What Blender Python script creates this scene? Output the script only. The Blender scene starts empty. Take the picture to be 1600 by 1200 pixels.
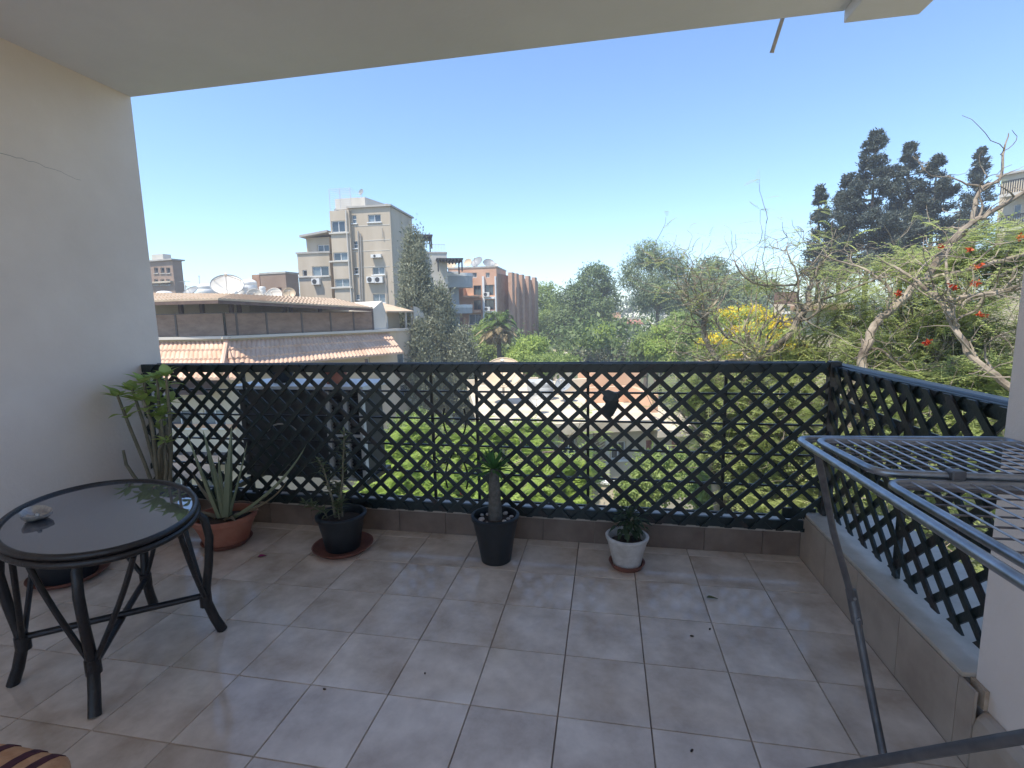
import bpy, bmesh, math, random
import numpy as np
from mathutils import Vector, Matrix

# ------------------------------------------------------------------ camera, sky, sun, exposure
SC = bpy.context.scene
COL = SC.collection
RM = np.array([[0.9826, -0.0050, 0.1857], [0.1846, 0.1372, -0.9732], [-0.0205, 0.9905, 0.1358]])
u_, s_, v_ = np.linalg.svd(RM); RM = u_ @ v_
CAM = np.array([0.0, 0.0, 1.45])
F = 780.0
cd = bpy.data.cameras.new('camera'); cam = bpy.data.objects.new('camera', cd); COL.objects.link(cam)
M4 = Matrix.Identity(4)
for i in range(3):
    for j in range(3): M4[i][j] = RM[i, j]
    M4[i][3] = CAM[i]
cam.matrix_world = M4
cd.sensor_fit = 'HORIZONTAL'; cd.sensor_width = 36.0; cd.lens = F / 1600 * 36.0
cd.clip_start = 0.02; cd.clip_end = 3000
SC.camera = cam

SUN = Vector((-0.27, -0.34, 0.90)).normalized()
el = math.asin(SUN.z); az = math.atan2(SUN.x, SUN.y)
W = bpy.data.worlds.new('World'); SC.world = W; W.use_nodes = True
wn = W.node_tree.nodes; wl = W.node_tree.links
sky = wn.new('ShaderNodeTexSky'); sky.sky_type = 'NISHITA'; sky.sun_disc = False
sky.sun_elevation = el; sky.sun_rotation = az % (2 * math.pi)
sky.altitude = 0; sky.air_density = 1.0; sky.dust_density = 0.2; sky.ozone_density = 6.0
wl.new(sky.outputs[0], wn['Background'].inputs[0]); wn['Background'].inputs[1].default_value = 0.138
sd = bpy.data.lights.new('sun', 'SUN'); sd.energy = 3.5; sd.angle = math.radians(0.5); sd.color = (1.0, 0.93, 0.82)
so = bpy.data.objects.new('sun', sd); COL.objects.link(so); so.location = (0, 0, 30)
so.rotation_euler = SUN.to_track_quat('Z', 'Y').to_euler()
VS = SC.view_settings
VS.view_transform = 'Standard'; VS.look = 'None'; VS.gamma = 1.0; VS.use_curve_mapping = False
VS.exposure = 1.05
SC.render.engine = 'CYCLES'
cy = SC.cycles
cy.use_denoising = True; cy.max_bounces = 10; cy.diffuse_bounces = 8; cy.glossy_bounces = 4
cy.transmission_bounces = 6; cy.transparent_max_bounces = 8; cy.caustics_reflective = False; cy.caustics_refractive = False
cy.sample_clamp_indirect = 6

rnd = random.Random(7)
RN = np.random.default_rng(11)

def at(px, py, d):
    """point seen at photograph pixel (px, py), d metres in front of the camera"""
    return CAM + RM @ (np.array([px - 800.0, 600.0 - py, -F]) * (d / F))
def ray(px, py):
    return RM @ np.array([px - 800.0, 600.0 - py, -F])
def on_z(px, py, z):
    r = ray(px, py); return CAM + r * ((z - CAM[2]) / r[2])
def on_y(px, py, y):
    r = ray(px, py); return CAM + r * (y / r[1])

# ------------------------------------------------------------------ materials
MATS = {}
def mat(name, col, rough=0.7, col2=None, scale=6.0, bump=0.0, bscale=40.0, metal=0.0, spec=0.5, island=0.0,
        objrand=0.0, detail=4.0, streak=None, coat=0.0):
    if name in MATS: return MATS[name]
    m = bpy.data.materials.new(name); m.use_nodes = True; MATS[name] = m
    n = m.node_tree.nodes; l = m.node_tree.links; b = n['Principled BSDF']
    b.inputs['Roughness'].default_value = rough; b.inputs['Metallic'].default_value = metal
    b.inputs['Specular IOR Level'].default_value = spec
    b.inputs['Coat Weight'].default_value = coat
    b.inputs['Base Color'].default_value = (*col, 1)
    geo = n.new('ShaderNodeNewGeometry'); last = None
    if col2 is not None:
        t = n.new('ShaderNodeTexNoise'); t.inputs['Scale'].default_value = scale; t.inputs['Detail'].default_value = detail
        t.inputs['Roughness'].default_value = 0.62
        if streak:
            mp = n.new('ShaderNodeMapping'); mp.inputs['Scale'].default_value = streak
            l.new(geo.outputs['Position'], mp.inputs[0]); l.new(mp.outputs[0], t.inputs['Vector'])
        elif objrand:
            oi = n.new('ShaderNodeObjectInfo'); ad = n.new('ShaderNodeVectorMath'); ad.operation = 'MULTIPLY_ADD'
            l.new(oi.outputs['Random'], ad.inputs[0]); ad.inputs[1].default_value = (37, 91, 53)
            l.new(geo.outputs['Position'], ad.inputs[2]); l.new(ad.outputs[0], t.inputs['Vector'])
        else:
            l.new(geo.outputs['Position'], t.inputs['Vector'])
        r = n.new('ShaderNodeValToRGB'); r.color_ramp.elements[0].position = 0.32; r.color_ramp.elements[1].position = 0.70
        r.color_ramp.elements[0].color = (*col, 1); r.color_ramp.elements[1].color = (*col2, 1)
        l.new(t.outputs[0], r.inputs[0]); last = r.outputs[0]
    if island or objrand:
        hs = n.new('ShaderNodeHueSaturation')
        if last: l.new(last, hs.inputs['Color'])
        else: hs.inputs['Color'].default_value = (*col, 1)
        mr = n.new('ShaderNodeMapRange')
        if island: l.new(geo.outputs['Random Per Island'], mr.inputs[0])
        else:
            oi2 = n.new('ShaderNodeObjectInfo'); l.new(oi2.outputs['Random'], mr.inputs[0])
        k = island or objrand
        mr.inputs[3].default_value = 1 - k; mr.inputs[4].default_value = 1 + k
        l.new(mr.outputs[0], hs.inputs['Value']); last = hs.outputs[0]
    if last: l.new(last, b.inputs['Base Color'])
    if bump:
        t2 = n.new('ShaderNodeTexNoise'); t2.inputs['Scale'].default_value = bscale; t2.inputs['Detail'].default_value = 5
        l.new(geo.outputs['Position'], t2.inputs['Vector'])
        bp = n.new('ShaderNodeBump'); bp.inputs['Strength'].default_value = bump; bp.inputs['Distance'].default_value = 0.01
        l.new(t2.outputs[0], bp.inputs['Height']); l.new(bp.outputs[0], b.inputs['Normal'])
    return m

def leafmat(name, col, col2, trans=0.35, rough=0.55, spec=0.3):
    if name in MATS: return MATS[name]
    m = bpy.data.materials.new(name); m.use_nodes = True; MATS[name] = m
    n = m.node_tree.nodes; l = m.node_tree.links; b = n['Principled BSDF']; out = n['Material Output']
    geo = n.new('ShaderNodeNewGeometry'); r = n.new('ShaderNodeValToRGB')
    r.color_ramp.elements[0].color = (*col, 1); r.color_ramp.elements[1].color = (*col2, 1)
    nz = n.new('ShaderNodeTexNoise'); nz.inputs['Scale'].default_value = 1.1; nz.inputs['Detail'].default_value = 2; l.new(geo.outputs['Position'], nz.inputs['Vector'])
    mr = n.new('ShaderNodeMapRange'); mr.inputs[1].default_value = 0.34; mr.inputs[2].default_value = 0.66; l.new(nz.outputs[0], mr.inputs[0])
    mi = n.new('ShaderNodeMix'); mi.inputs[0].default_value = 0.5; l.new(geo.outputs['Random Per Island'], mi.inputs[2]); l.new(mr.outputs[0], mi.inputs[3])
    l.new(mi.outputs[0], r.inputs[0]); l.new(r.outputs[0], b.inputs['Base Color'])
    b.inputs['Roughness'].default_value = rough; b.inputs['Specular IOR Level'].default_value = spec
    tr = n.new('ShaderNodeBsdfTranslucent'); mx = n.new('ShaderNodeMixShader'); mx.inputs[0].default_value = trans
    hs = n.new('ShaderNodeHueSaturation'); hs.inputs['Value'].default_value = 1.5; hs.inputs['Saturation'].default_value = 1.05
    l.new(r.outputs[0], hs.inputs['Color']); l.new(hs.outputs[0], tr.inputs[0])
    l.new(b.outputs[0], mx.inputs[1]); l.new(tr.outputs[0], mx.inputs[2]); l.new(mx.outputs[0], out.inputs[0])
    return m

# balcony
m_wall = mat('wall_paint', (0.72, 0.625, 0.555), 0.85, (0.85, 0.76, 0.685), 0.9, 0.25, 45, detail=9)
m_ceil = mat('ceiling_paint', (0.66, 0.66, 0.73), 0.9, (0.76, 0.765, 0.835), 0.7, 0.2, 45, detail=9)
m_tile = mat('floor_tile', (0.47, 0.37, 0.28), 0.13, (0.77, 0.66, 0.545), 4.6, 0.02, 9, objrand=0.03, detail=5, spec=0.55)
m_grout = mat('grout', (0.17, 0.14, 0.12), 0.9, (0.30, 0.26, 0.22), 9)
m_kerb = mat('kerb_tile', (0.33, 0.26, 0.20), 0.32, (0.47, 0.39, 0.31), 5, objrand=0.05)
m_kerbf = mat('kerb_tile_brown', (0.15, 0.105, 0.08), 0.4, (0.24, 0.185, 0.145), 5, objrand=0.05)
m_marble = mat('sill_marble', (0.40, 0.335, 0.26), 0.55, (0.54, 0.47, 0.39), 7)
m_latt = mat('lattice_paint', (0.009, 0.015, 0.014), 0.42, (0.018, 0.028, 0.026), 25, 0.15, 90)
m_latt_worn = mat('lattice_paint_worn', (0.012, 0.016, 0.016), 0.5, (0.034, 0.026, 0.022), 12, 0.2, 90)
m_iron = mat('railing_iron', (0.02, 0.022, 0.024), 0.45, (0.04, 0.035, 0.03), 20)
m_steelp = mat('rail_steel', (0.06, 0.07, 0.08), 0.36, (0.10, 0.11, 0.12), 12, metal=0.7)
m_rack = mat('rack_steel', (0.24, 0.27, 0.30), 0.36, (0.40, 0.43, 0.47), 16, metal=0.85)
m_rackd = mat('rack_steel_dull', (0.10, 0.105, 0.115), 0.45, (0.17, 0.17, 0.18), 16, metal=0.6)
m_wire = mat('rack_wire', (0.35, 0.36, 0.38), 0.4, (0.5, 0.5, 0.52), 20, metal=0.7)
m_rattan = mat('black_rattan', (0.006, 0.005, 0.006), 0.36, (0.014, 0.011, 0.011), 30, 0.3, 120, spec=0.5)
m_tglass = mat('black_glass', (0.26, 0.26, 0.29), 0.02, spec=0.9, metal=0.7)
m_terra = mat('terracotta', (0.30, 0.105, 0.065), 0.75, (0.40, 0.17, 0.11), 9, 0.2, 60)
m_terra2 = mat('terracotta_dark', (0.16, 0.06, 0.04), 0.7, (0.24, 0.10, 0.07), 9)
m_blackpot = mat('black_plastic', (0.010, 0.013, 0.016), 0.42, (0.02, 0.024, 0.027), 10)
m_rim = mat('grey_rim', (0.05, 0.055, 0.06), 0.45)
m_whitepot = mat('white_glaze', (0.42, 0.38, 0.34), 0.5, (0.62, 0.59, 0.55), 14)
m_soil = mat('soil', (0.025, 0.017, 0.012), 0.95, (0.06, 0.042, 0.03), 60, 0.6, 120)
m_pebble = mat('pebble', (0.50, 0.42, 0.36), 0.6, (0.70, 0.65, 0.60), 30, objrand=0.2)
m_shell = mat('shell', (0.45, 0.40, 0.33), 0.25, (0.16, 0.15, 0.16), 22, coat=0.4)
m_cush = mat('cushion_base', (0.45, 0.22, 0.10), 0.9, (0.60, 0.34, 0.18), 30, 0.3, 200)
m_cush2 = mat('cushion_stripe', (0.05, 0.012, 0.018), 0.9, (0.09, 0.02, 0.03), 40)
m_stem = mat('green_stem', (0.13, 0.12, 0.075), 0.6, (0.22, 0.19, 0.13), 18)
m_bark = mat('bark', (0.10, 0.075, 0.055), 0.9, (0.20, 0.165, 0.13), 9, 0.6, 40)
m_barkp = mat('pale_bark', (0.07, 0.052, 0.038), 0.9, (0.40, 0.33, 0.25), 3.5, 0.6, 30)
m_pachy = mat('pachypodium_stem', (0.09, 0.083, 0.07), 0.8, (0.16, 0.15, 0.13), 40, 0.8, 150)
l_plum = leafmat('leaf_plumeria', (0.24, 0.32, 0.09), (0.42, 0.50, 0.19), 0.5)
l_aloe = leafmat('leaf_aloe', (0.22, 0.26, 0.16), (0.30, 0.34, 0.22), 0.15)
l_aloe2 = leafmat('leaf_aloe_brown', (0.24, 0.19, 0.12), (0.30, 0.25, 0.16), 0.1)
l_euph = leafmat('leaf_euphorbia', (0.10, 0.13, 0.06), (0.20, 0.22, 0.11), 0.35)
l_pachy = leafmat('leaf_pachypodium', (0.05, 0.13, 0.035), (0.09, 0.19, 0.06), 0.45)
l_small = leafmat('leaf_small', (0.03, 0.05, 0.025), (0.07, 0.10, 0.05), 0.3)
# outside
m_ground = mat('ground_soil', (0.13, 0.11, 0.075), 0.95, (0.09, 0.13, 0.04), 0.25)
m_beige = mat('beige_render', (0.40, 0.33, 0.24), 0.9, (0.56, 0.48, 0.375), 0.35, 0.1, 6, streak=(1, 1, 0.18))
m_beige2 = mat('beige_render_warm', (0.50, 0.42, 0.30), 0.9, (0.60, 0.52, 0.39), 0.5, streak=(1, 1, 0.25))
m_beige3 = mat('beige_band', (0.52, 0.48, 0.41), 0.85, (0.60, 0.56, 0.49), 0.6)
m_cream = mat('cream_roof', (0.46, 0.38, 0.27), 0.9, (0.66, 0.58, 0.45), 0.7)
m_peach = mat('peach_render', (0.62, 0.36, 0.22), 0.9, (0.70, 0.46, 0.30), 0.6)
m_orange = mat('orange_render', (0.58, 0.33, 0.215), 0.9, (0.66, 0.42, 0.29), 0.6)
m_brick = mat('brick_face', (0.30, 0.17, 0.11), 0.9, (0.40, 0.25, 0.175), 2.0, 0.3, 8)
m_brick2 = mat('brick_pier', (0.46, 0.28, 0.19), 0.9, (0.55, 0.36, 0.26), 1.4)
m_grey = mat('grey_render', (0.36, 0.375, 0.375), 0.85, (0.43, 0.445, 0.44), 0.5)
m_white = mat('white_render', (0.68, 0.68, 0.66), 0.85, (0.76, 0.76, 0.74), 0.6)
m_brown = mat('brown_block', (0.25, 0.17, 0.125), 0.9, (0.31, 0.22, 0.165), 0.5)
m_screen = mat('brown_screen', (0.20, 0.125, 0.085), 0.75, (0.32, 0.215, 0.15), 1.6, streak=(1, 1, 2.2))
m_screenf = mat('screen_frame', (0.10, 0.075, 0.06), 0.6)
m_wood = mat('dark_wood', (0.10, 0.06, 0.045), 0.75, (0.16, 0.10, 0.075), 3)
m_rtile = mat('roof_tile', (0.50, 0.32, 0.215), 0.85, (0.64, 0.45, 0.33), 1.3, island=0.12)
m_rtile2 = mat('sand_tile', (0.46, 0.34, 0.23), 0.85, (0.58, 0.45, 0.32), 1.1)
m_frame = mat('window_frame', (0.66, 0.66, 0.64), 0.5)
m_glass = mat('window_glass', (0.035, 0.05, 0.062), 0.08, spec=0.9)
m_glassb = mat('window_glass_curtain', (0.20, 0.25, 0.28), 0.12, (0.09, 0.12, 0.14), 1.5, spec=0.8)
m_dark = mat('dark_opening', (0.02, 0.02, 0.022), 0.8)
m_pipe = mat('pipe_grey', (0.34, 0.31, 0.27), 0.6, (0.44, 0.41, 0.36), 2)
m_pipew = mat('pipe_pale', (0.55, 0.52, 0.46), 0.6)
m_acw = mat('ac_white', (0.66, 0.65, 0.61), 0.5, (0.72, 0.71, 0.68), 3)
m_acd = mat('ac_grille', (0.045, 0.045, 0.047), 0.6)
m_dish = mat('dish_pale', (0.60, 0.56, 0.48), 0.55, (0.68, 0.64, 0.56), 1.2)
m_dishd = mat('dish_grey', (0.22, 0.235, 0.24), 0.5, (0.30, 0.31, 0.31), 1.5)
m_disht = mat('dish_tan', (0.50, 0.38, 0.24), 0.6, (0.60, 0.48, 0.33), 1.4)
m_tank = mat('tank_white', (0.70, 0.68, 0.62), 0.5, (0.78, 0.76, 0.72), 1.4)
m_perg = mat('pergola_dark', (0.035, 0.033, 0.035), 0.7, (0.06, 0.055, 0.055), 3)
m_shut = mat('shutter_red', (0.33, 0.12, 0.085), 0.7, (0.42, 0.18, 0.13), 3)
m_louv = mat('louver_wood', (0.30, 0.20, 0.12), 0.8)
m_mesh = mat('safety_mesh', (0.60, 0.62, 0.64), 0.6)
l_poin = leafmat('leaf_poinciana', (0.22, 0.27, 0.085), (0.47, 0.51, 0.22), 0.45)
l_poin2 = leafmat('leaf_poinciana_bright', (0.20, 0.29, 0.05), (0.42, 0.51, 0.14), 0.45)
l_cyp = leafmat('leaf_cypress', (0.10, 0.115, 0.07), (0.34, 0.35, 0.24), 0.2)
l_con = leafmat('leaf_conifer', (0.045, 0.06, 0.05), (0.11, 0.13, 0.105), 0.15)
l_euc = leafmat('leaf_eucalyptus', (0.12, 0.17, 0.085), (0.27, 0.32, 0.18), 0.35)
l_dark = leafmat('leaf_dark', (0.085, 0.13, 0.05), (0.20, 0.26, 0.11), 0.3)
l_mid = leafmat('leaf_mid', (0.15, 0.22, 0.055), (0.32, 0.39, 0.13), 0.35)
l_lime = leafmat('leaf_lime', (0.20, 0.29, 0.055), (0.40, 0.48, 0.13), 0.35)
l_yell = leafmat('flower_yellow', (0.62, 0.44, 0.02), (0.80, 0.66, 0.05), 0.3)
l_red = leafmat('flower_red', (0.42, 0.03, 0.012), (0.62, 0.12, 0.03), 0.2)
l_palm = leafmat('leaf_palm', (0.08, 0.14, 0.035), (0.17, 0.24, 0.07), 0.25)
l_palmd = leafmat('leaf_palm_dry', (0.26, 0.20, 0.11), (0.42, 0.34, 0.20), 0.2)

# ------------------------------------------------------------------ object helpers
ORG = {}
def tag(o, label=None, cat=None, group=None, kind=None):
    if label: o['label'] = label
    if cat: o['category'] = cat
    if group: o['group'] = group
    if kind: o['kind'] = kind
    return o
def thing(name, label, cat, loc, group=None):
    o = bpy.data.objects.new(name, None); COL.objects.link(o); o.empty_display_size = 0.1
    o.location = loc; ORG[o.name] = np.array(loc, float)
    return tag(o, label, cat, group)
def link_mesh(name, me, m, parent=None):
    o = bpy.data.objects.new(name, me); COL.objects.link(o)
    if m is not None and len(me.materials) == 0: me.materials.append(m)
    if parent is not None: o.parent = parent
    ORG[o.name] = ORG.get(parent.name, np.zeros(3)) if parent is not None else np.zeros(3)
    return o

class MB:
    def __init__(s): s.v = []; s.f = []
    def add(s, vs, fs):
        b = len(s.v); s.v.extend([tuple(map(float, p)) for p in vs]); s.f.extend([tuple(b + i for i in q) for q in fs])
        return s
    def box(s, a, b):
        x0, y0, z0 = a; x1, y1, z1 = b
        return s.add([(x0, y0, z0), (x1, y0, z0), (x1, y1, z0), (x0, y1, z0), (x0, y0, z1), (x1, y0, z1), (x1, y1, z1), (x0, y1, z1)],
                     [(3, 2, 1, 0), (4, 5, 6, 7), (0, 1, 5, 4), (1, 2, 6, 5), (2, 3, 7, 6), (3, 0, 4, 7)])
    def hexa(s, p):   # 8 points: bottom 4 then top 4
        return s.add(p, [(3, 2, 1, 0), (4, 5, 6, 7), (0, 1, 5, 4), (1, 2, 6, 5), (2, 3, 7, 6), (3, 0, 4, 7)])
    def prism(s, poly, z0, z1):
        n = len(poly)
        return s.add([(p[0], p[1], z0) for p in poly] + [(p[0], p[1], z1) for p in poly],
                     [tuple(range(n - 1, -1, -1)), tuple(range(n, 2 * n))] + [(i, (i + 1) % n, n + (i + 1) % n, n + i) for i in range(n)])
    def tube(s, pts, r, n=8, cap=True):
        pts = [np.array(p, float) for p in pts]; k = len(pts)
        rs = r if hasattr(r, '__len__') else [r] * k
        vs = []; up = None
        for i, p in enumerate(pts):
            d = pts[min(i + 1, k - 1)] - pts[max(i - 1, 0)]
            d = d / (np.linalg.norm(d) + 1e-9)
            if up is None:
                a = np.array([0, 0, 1.0]) if abs(d[2]) < 0.9 else np.array([1.0, 0, 0])
            else: a = up
            x = np.cross(a, d); x /= np.linalg.norm(x) + 1e-9; y = np.cross(d, x); up = y
            for j in range(n):
                t = 2 * math.pi * j / n
                vs.append(p + (x * math.cos(t) + y * math.sin(t)) * rs[i])
        fs = [(i * n + j, i * n + (j + 1) % n, (i + 1) * n + (j + 1) % n, (i + 1) * n + j) for i in range(k - 1) for j in range(n)]
        if cap: fs += [tuple(range(n - 1, -1, -1)), tuple((k - 1) * n + j for j in range(n))]
        return s.add(vs, fs)
    def lathe(s, prof, c=(0, 0, 0), n=32, sx=1.0, sy=1.0, rot=0.0):
        vs = []; k = len(prof); cr, sr = math.cos(rot), math.sin(rot)
        for (r, z) in prof:
            for j in range(n):
                t = 2 * math.pi * j / n
                x, y = r * sx * math.cos(t), r * sy * math.sin(t)
                vs.append((c[0] + x * cr - y * sr, c[1] + x * sr + y * cr, c[2] + z))
        fs = [(i * n + j, i * n + (j + 1) % n, (i + 1) * n + (j + 1) % n, (i + 1) * n + j) for i in range(k - 1) for j in range(n)]
        fs += [tuple(range(n - 1, -1, -1)), tuple((k - 1) * n + j for j in range(n))]
        return s.add(vs, fs)
    def build(s, name, m, parent=None, smooth=False, bevel=0.0):
        o = np.array(ORG.get(parent.name, (0, 0, 0)) if parent is not None else (0, 0, 0))
        me = bpy.data.meshes.new(name)
        me.from_pydata([tuple(np.array(p) - o) for p in s.v], [], s.f); me.update()
        if smooth:
            me.polygons.foreach_set('use_smooth', [True] * len(me.polygons))
        ob = link_mesh(name, me, m, parent)
        if smooth:
            try: me.set_sharp_from_angle(angle=math.radians(40))
            except Exception: pass
        if bevel:
            b = ob.modifiers.new('bevel', 'BEVEL'); b.width = bevel; b.segments = 2; b.limit_method = 'ANGLE'
        return ob

def np_mesh(name, V, Fq, m, parent=None, smooth=False):
    """V (n,3) in world space, Fq (k,4) quads"""
    if parent is not None: V = V - ORG.get(parent.name, np.zeros(3))
    me = bpy.data.meshes.new(name)
    me.vertices.add(len(V)); me.vertices.foreach_set('co', np.ascontiguousarray(V, dtype=np.float32).ravel())
    nq = len(Fq); w = Fq.shape[1]
    me.loops.add(nq * w); me.loops.foreach_set('vertex_index', np.ascontiguousarray(Fq, dtype=np.int32).ravel())
    me.polygons.add(nq); me.polygons.foreach_set('loop_start', np.arange(0, nq * w, w, dtype=np.int32))
    me.update(calc_edges=True)
    return link_mesh(name, me, m, parent)

def unit(a): return a / (np.linalg.norm(a, axis=-1, keepdims=True) + 1e-9)
def leaf_cards(C, D, N, L, Wd):
    """diamond leaves: base C, direction D, face normal N, length L, width Wd"""
    D = unit(D); S = unit(np.cross(D, N)); N2 = np.cross(S, D)
    L = np.broadcast_to(L, (len(C),))[:, None]; Wd = np.broadcast_to(Wd, (len(C),))[:, None]
    mid = C + D * L * 0.45
    V = np.stack([C, mid + S * Wd / 2 - N2 * Wd * 0.12, C + D * L, mid - S * Wd / 2 - N2 * Wd * 0.12], 1).reshape(-1, 3)
    Fq = np.arange(len(V)).reshape(-1, 4)
    return V, Fq
def rand_dirs(n, rg=None):
    return unit((rg or RN).normal(size=(n, 3)))

def blob_leaves(blobs, n, size, clump=0.6, per=40, droop=0.0, aspect=0.5, shell=0.45, flat=0.75):
    """blobs: list of (centre, radii). clumps spread through the blobs, leaves spread in the clumps"""
    vol = np.array([np.prod(b[1]) ** 0.7 for b in blobs]); vol = vol / vol.sum()
    nc = max(4, n // per)
    ix = RN.choice(len(blobs), nc, p=vol)
    cen = np.array([b[0] for b in blobs])[ix]; rad = np.array([b[1] for b in blobs])[ix]
    d = rand_dirs(nc); r = RN.uniform(shell, 1.0, nc) ** 0.6
    cc = cen + d * rad * r[:, None]
    csz = clump * RN.uniform(0.55, 1.3, nc)
    k = np.repeat(np.arange(nc), per)
    off = RN.normal(size=(len(k), 3)) * 0.45; off[:, 2] *= flat
    C = cc[k] + off * csz[k][:, None]
    D = rand_dirs(len(k)) + unit(off) * 0.25; D[:, 2] -= droop
    N = rand_dirs(len(k)) * 0.5 + unit(off) * 0.7 + d[k] * 0.6; N[:, 2] += 0.45
    L = size * RN.uniform(0.6, 1.4, len(k))
    return leaf_cards(C, D, N, L, L * aspect)

def join_np(parts):
    Vs = []; Fs = []; b = 0
    for V, Fq in parts:
        Vs.append(V); Fs.append(Fq + b); b += len(V)
    return np.concatenate(Vs), np.concatenate(Fs)

# facades: a vertical plane through two plan points, measured from photograph pixels
class Fac:
    def __init__(s, p0, p1):
        s.p0 = np.array([p0[0], p0[1], 0.0]); d = np.array([p1[0] - p0[0], p1[1] - p0[1], 0.0]); s.len = np.linalg.norm(d)
        s.d = d / s.len; s.n = np.array([s.d[1], -s.d[0], 0.0])
        if s.n @ (CAM * [1, 1, 0] - s.p0) < 0: s.n = -s.n
    def hit(s, px, py, off=0.0):
        r = ray(px, py); q = s.p0 + s.n * off; t = ((q - CAM) @ s.n) / (r @ s.n); p = CAM + r * t
        return float((p - s.p0) @ s.d), float(p[2])
    def P(s, u, z, n): return s.p0 + s.d * u + s.n * n + np.array([0, 0, z])
    def rect(s, x0, y0, x1, y1):
        a = s.hit(x0, (y0 + y1) / 2); b = s.hit(x1, (y0 + y1) / 2); xm = (x0 + x1) / 2
        t = s.hit(xm, y0); bo = s.hit(xm, y1)
        return (min(a[0], b[0]), max(a[0], b[0]), min(t[1], bo[1]), max(t[1], bo[1]))
    def box(s, mb, u0, u1, z0, z1, n0, n1):
        P = s.P
        return mb.hexa([P(u0, z0, n1), P(u1, z0, n1), P(u1, z0, n0), P(u0, z0, n0), P(u0, z1, n1), P(u1, z1, n1), P(u1, z1, n0), P(u0, z1, n0)])
    def wall(s, mb, u0, u1, z0, z1, holes, thick=0.3, n0=0.0):
        """front wall with openings, built of butted blocks"""
        us = sorted({u0, u1, *[min(max(h[i], u0), u1) for h in holes for i in (0, 1)]})
        zs = sorted({z0, z1, *[min(max(h[i], z0), z1) for h in holes for i in (2, 3)]})
        for j in range(len(zs) - 1):
            zc = (zs[j] + zs[j + 1]) / 2; run = None
            for i in range(len(us) - 1):
                uc = (us[i] + us[i + 1]) / 2
                solid = not any(h[0] < uc < h[1] and h[2] < zc < h[3] for h in holes)
                if solid and run is None: run = us[i]
                if (not solid) and run is not None:
                    s.box(mb, run, us[i], zs[j], zs[j + 1], n0 - thick, n0); run = None
            if run is not None: s.box(mb, run, u1, zs[j], zs[j + 1], n0 - thick, n0)

def window(parent, fac, r, n0=0.0, cols=2, rows=1, gm=None, fm=None, sill=True, back=0.12, fw=0.06, name='window'):
    u0, u1, z0, z1 = r; mb = MB()
    a, b = n0 - back - 0.05, n0 - back + 0.02
    fac.box(mb, u0, u1, z1 - fw, z1, a, b); fac.box(mb, u0, u1, z0, z0 + fw, a, b)
    fac.box(mb, u0, u0 + fw, z0 + fw, z1 - fw, a, b); fac.box(mb, u1 - fw, u1, z0 + fw, z1 - fw, a, b)
    for i in range(1, cols):
        c = u0 + (u1 - u0) * i / cols; fac.box(mb, c - fw * 0.45, c + fw * 0.45, z0 + fw, z1 - fw, a, b)
    for i in range(1, rows):
        c = z0 + (z1 - z0) * i / rows; fac.box(mb, u0 + fw, u1 - fw, c - fw * 0.4, c + fw * 0.4, a, b - 0.003)
    if sill: fac.box(mb, u0 - 0.1, u1 + 0.1, z0 - 0.09, z0 - 0.002, n0 - back, n0 + 0.1)
    w = mb.build(name, fm or m_frame, parent)
    for i in range(cols):
        ca = u0 + fw + (u1 - u0 - fw) * i / cols; cb = u0 + (u1 - u0) * (i + 1) / cols - fw * 0.5
        g = MB(); fac.box(g, ca, cb, z0 + fw, z1 - fw, n0 - back - 0.045, n0 - back - 0.02 - 0.004 * i)
        mm = gm or (m_glass if rnd.random() < 0.6 else m_glassb)
        g.build('pane', mm, w)
    return w

# ================================================================== BALCONY SHELL
WX, WEND, CEIL = -3.30, 3.20, 3.03
def struct(name, mb, m, bevel=0.0):
    return tag(mb.build(name, m, None, bevel=bevel), kind='structure')
fl = struct('floor', MB().box((-3.6, -1.6, -0.30), (1.6, 3.30, -0.008)), m_grout)
# floor tiles: laid square to the kerb, every tile its own piece
TX, TY = 0.33, 0.335
me_t = None
for j in range(-9, 3):
    for i in range(-10, 5):
        x0 = -0.168 + i * TX; y0 = 2.64 + (j - 1) * TY
        x1, y1 = x0 + TX, y0 + TY
        cx0, cx1 = max(x0, WX), min(x1, 1.13); cy1 = min(y1, 3.06)
        if cx1 - cx0 < 0.02 or cy1 - y0 < 0.02: continue
        full = (cx1 - cx0 > TX - 1e-4) and (cy1 - y0 > TY - 1e-4)
        g = 0.0012
        if full and me_t is not None:
            o = bpy.data.objects.new('floor_tile', me_t); COL.objects.link(o); o.parent = fl
        else:
            w, h = cx1 - cx0, cy1 - y0
            mb = MB().box((-w / 2 + g, -h / 2 + g, -0.0075), (w / 2 - g, h / 2 - g, 0.0))
            b = 0.0018   # eased top edge
            vs = mb.v; 
            for q in range(4, 8):
                vx, vy, vz = vs[q]; vs[q] = (vx - math.copysign(b, vx), vy - math.copysign(b, vy), vz)
            o = mb.build('floor_tile', m_tile, fl)
            if full: me_t = o.data
        o.location = ((cx0 + cx1) / 2, (y0 + cy1) / 2, rnd.uniform(-0.0006, 0.0004))
        o.rotation_euler = (rnd.gauss(0, 0.0012), rnd.gauss(0, 0.0012), 0)
struct('wall_left', MB().box((WX - 0.25, -1.6, -0.30), (WX, WEND, CEIL + 0.3)), m_wall)
struct('ceiling', MB().box((WX - 0.25, -2.05, CEIL), (1.24, WEND + 0.004, CEIL + 0.32)), m_ceil)
struct('ceiling_beam', MB().box((1.242, -2.05, 2.968), (1.60, WEND + 0.006, CEIL + 0.32)), m_ceil, 0.006)
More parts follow.
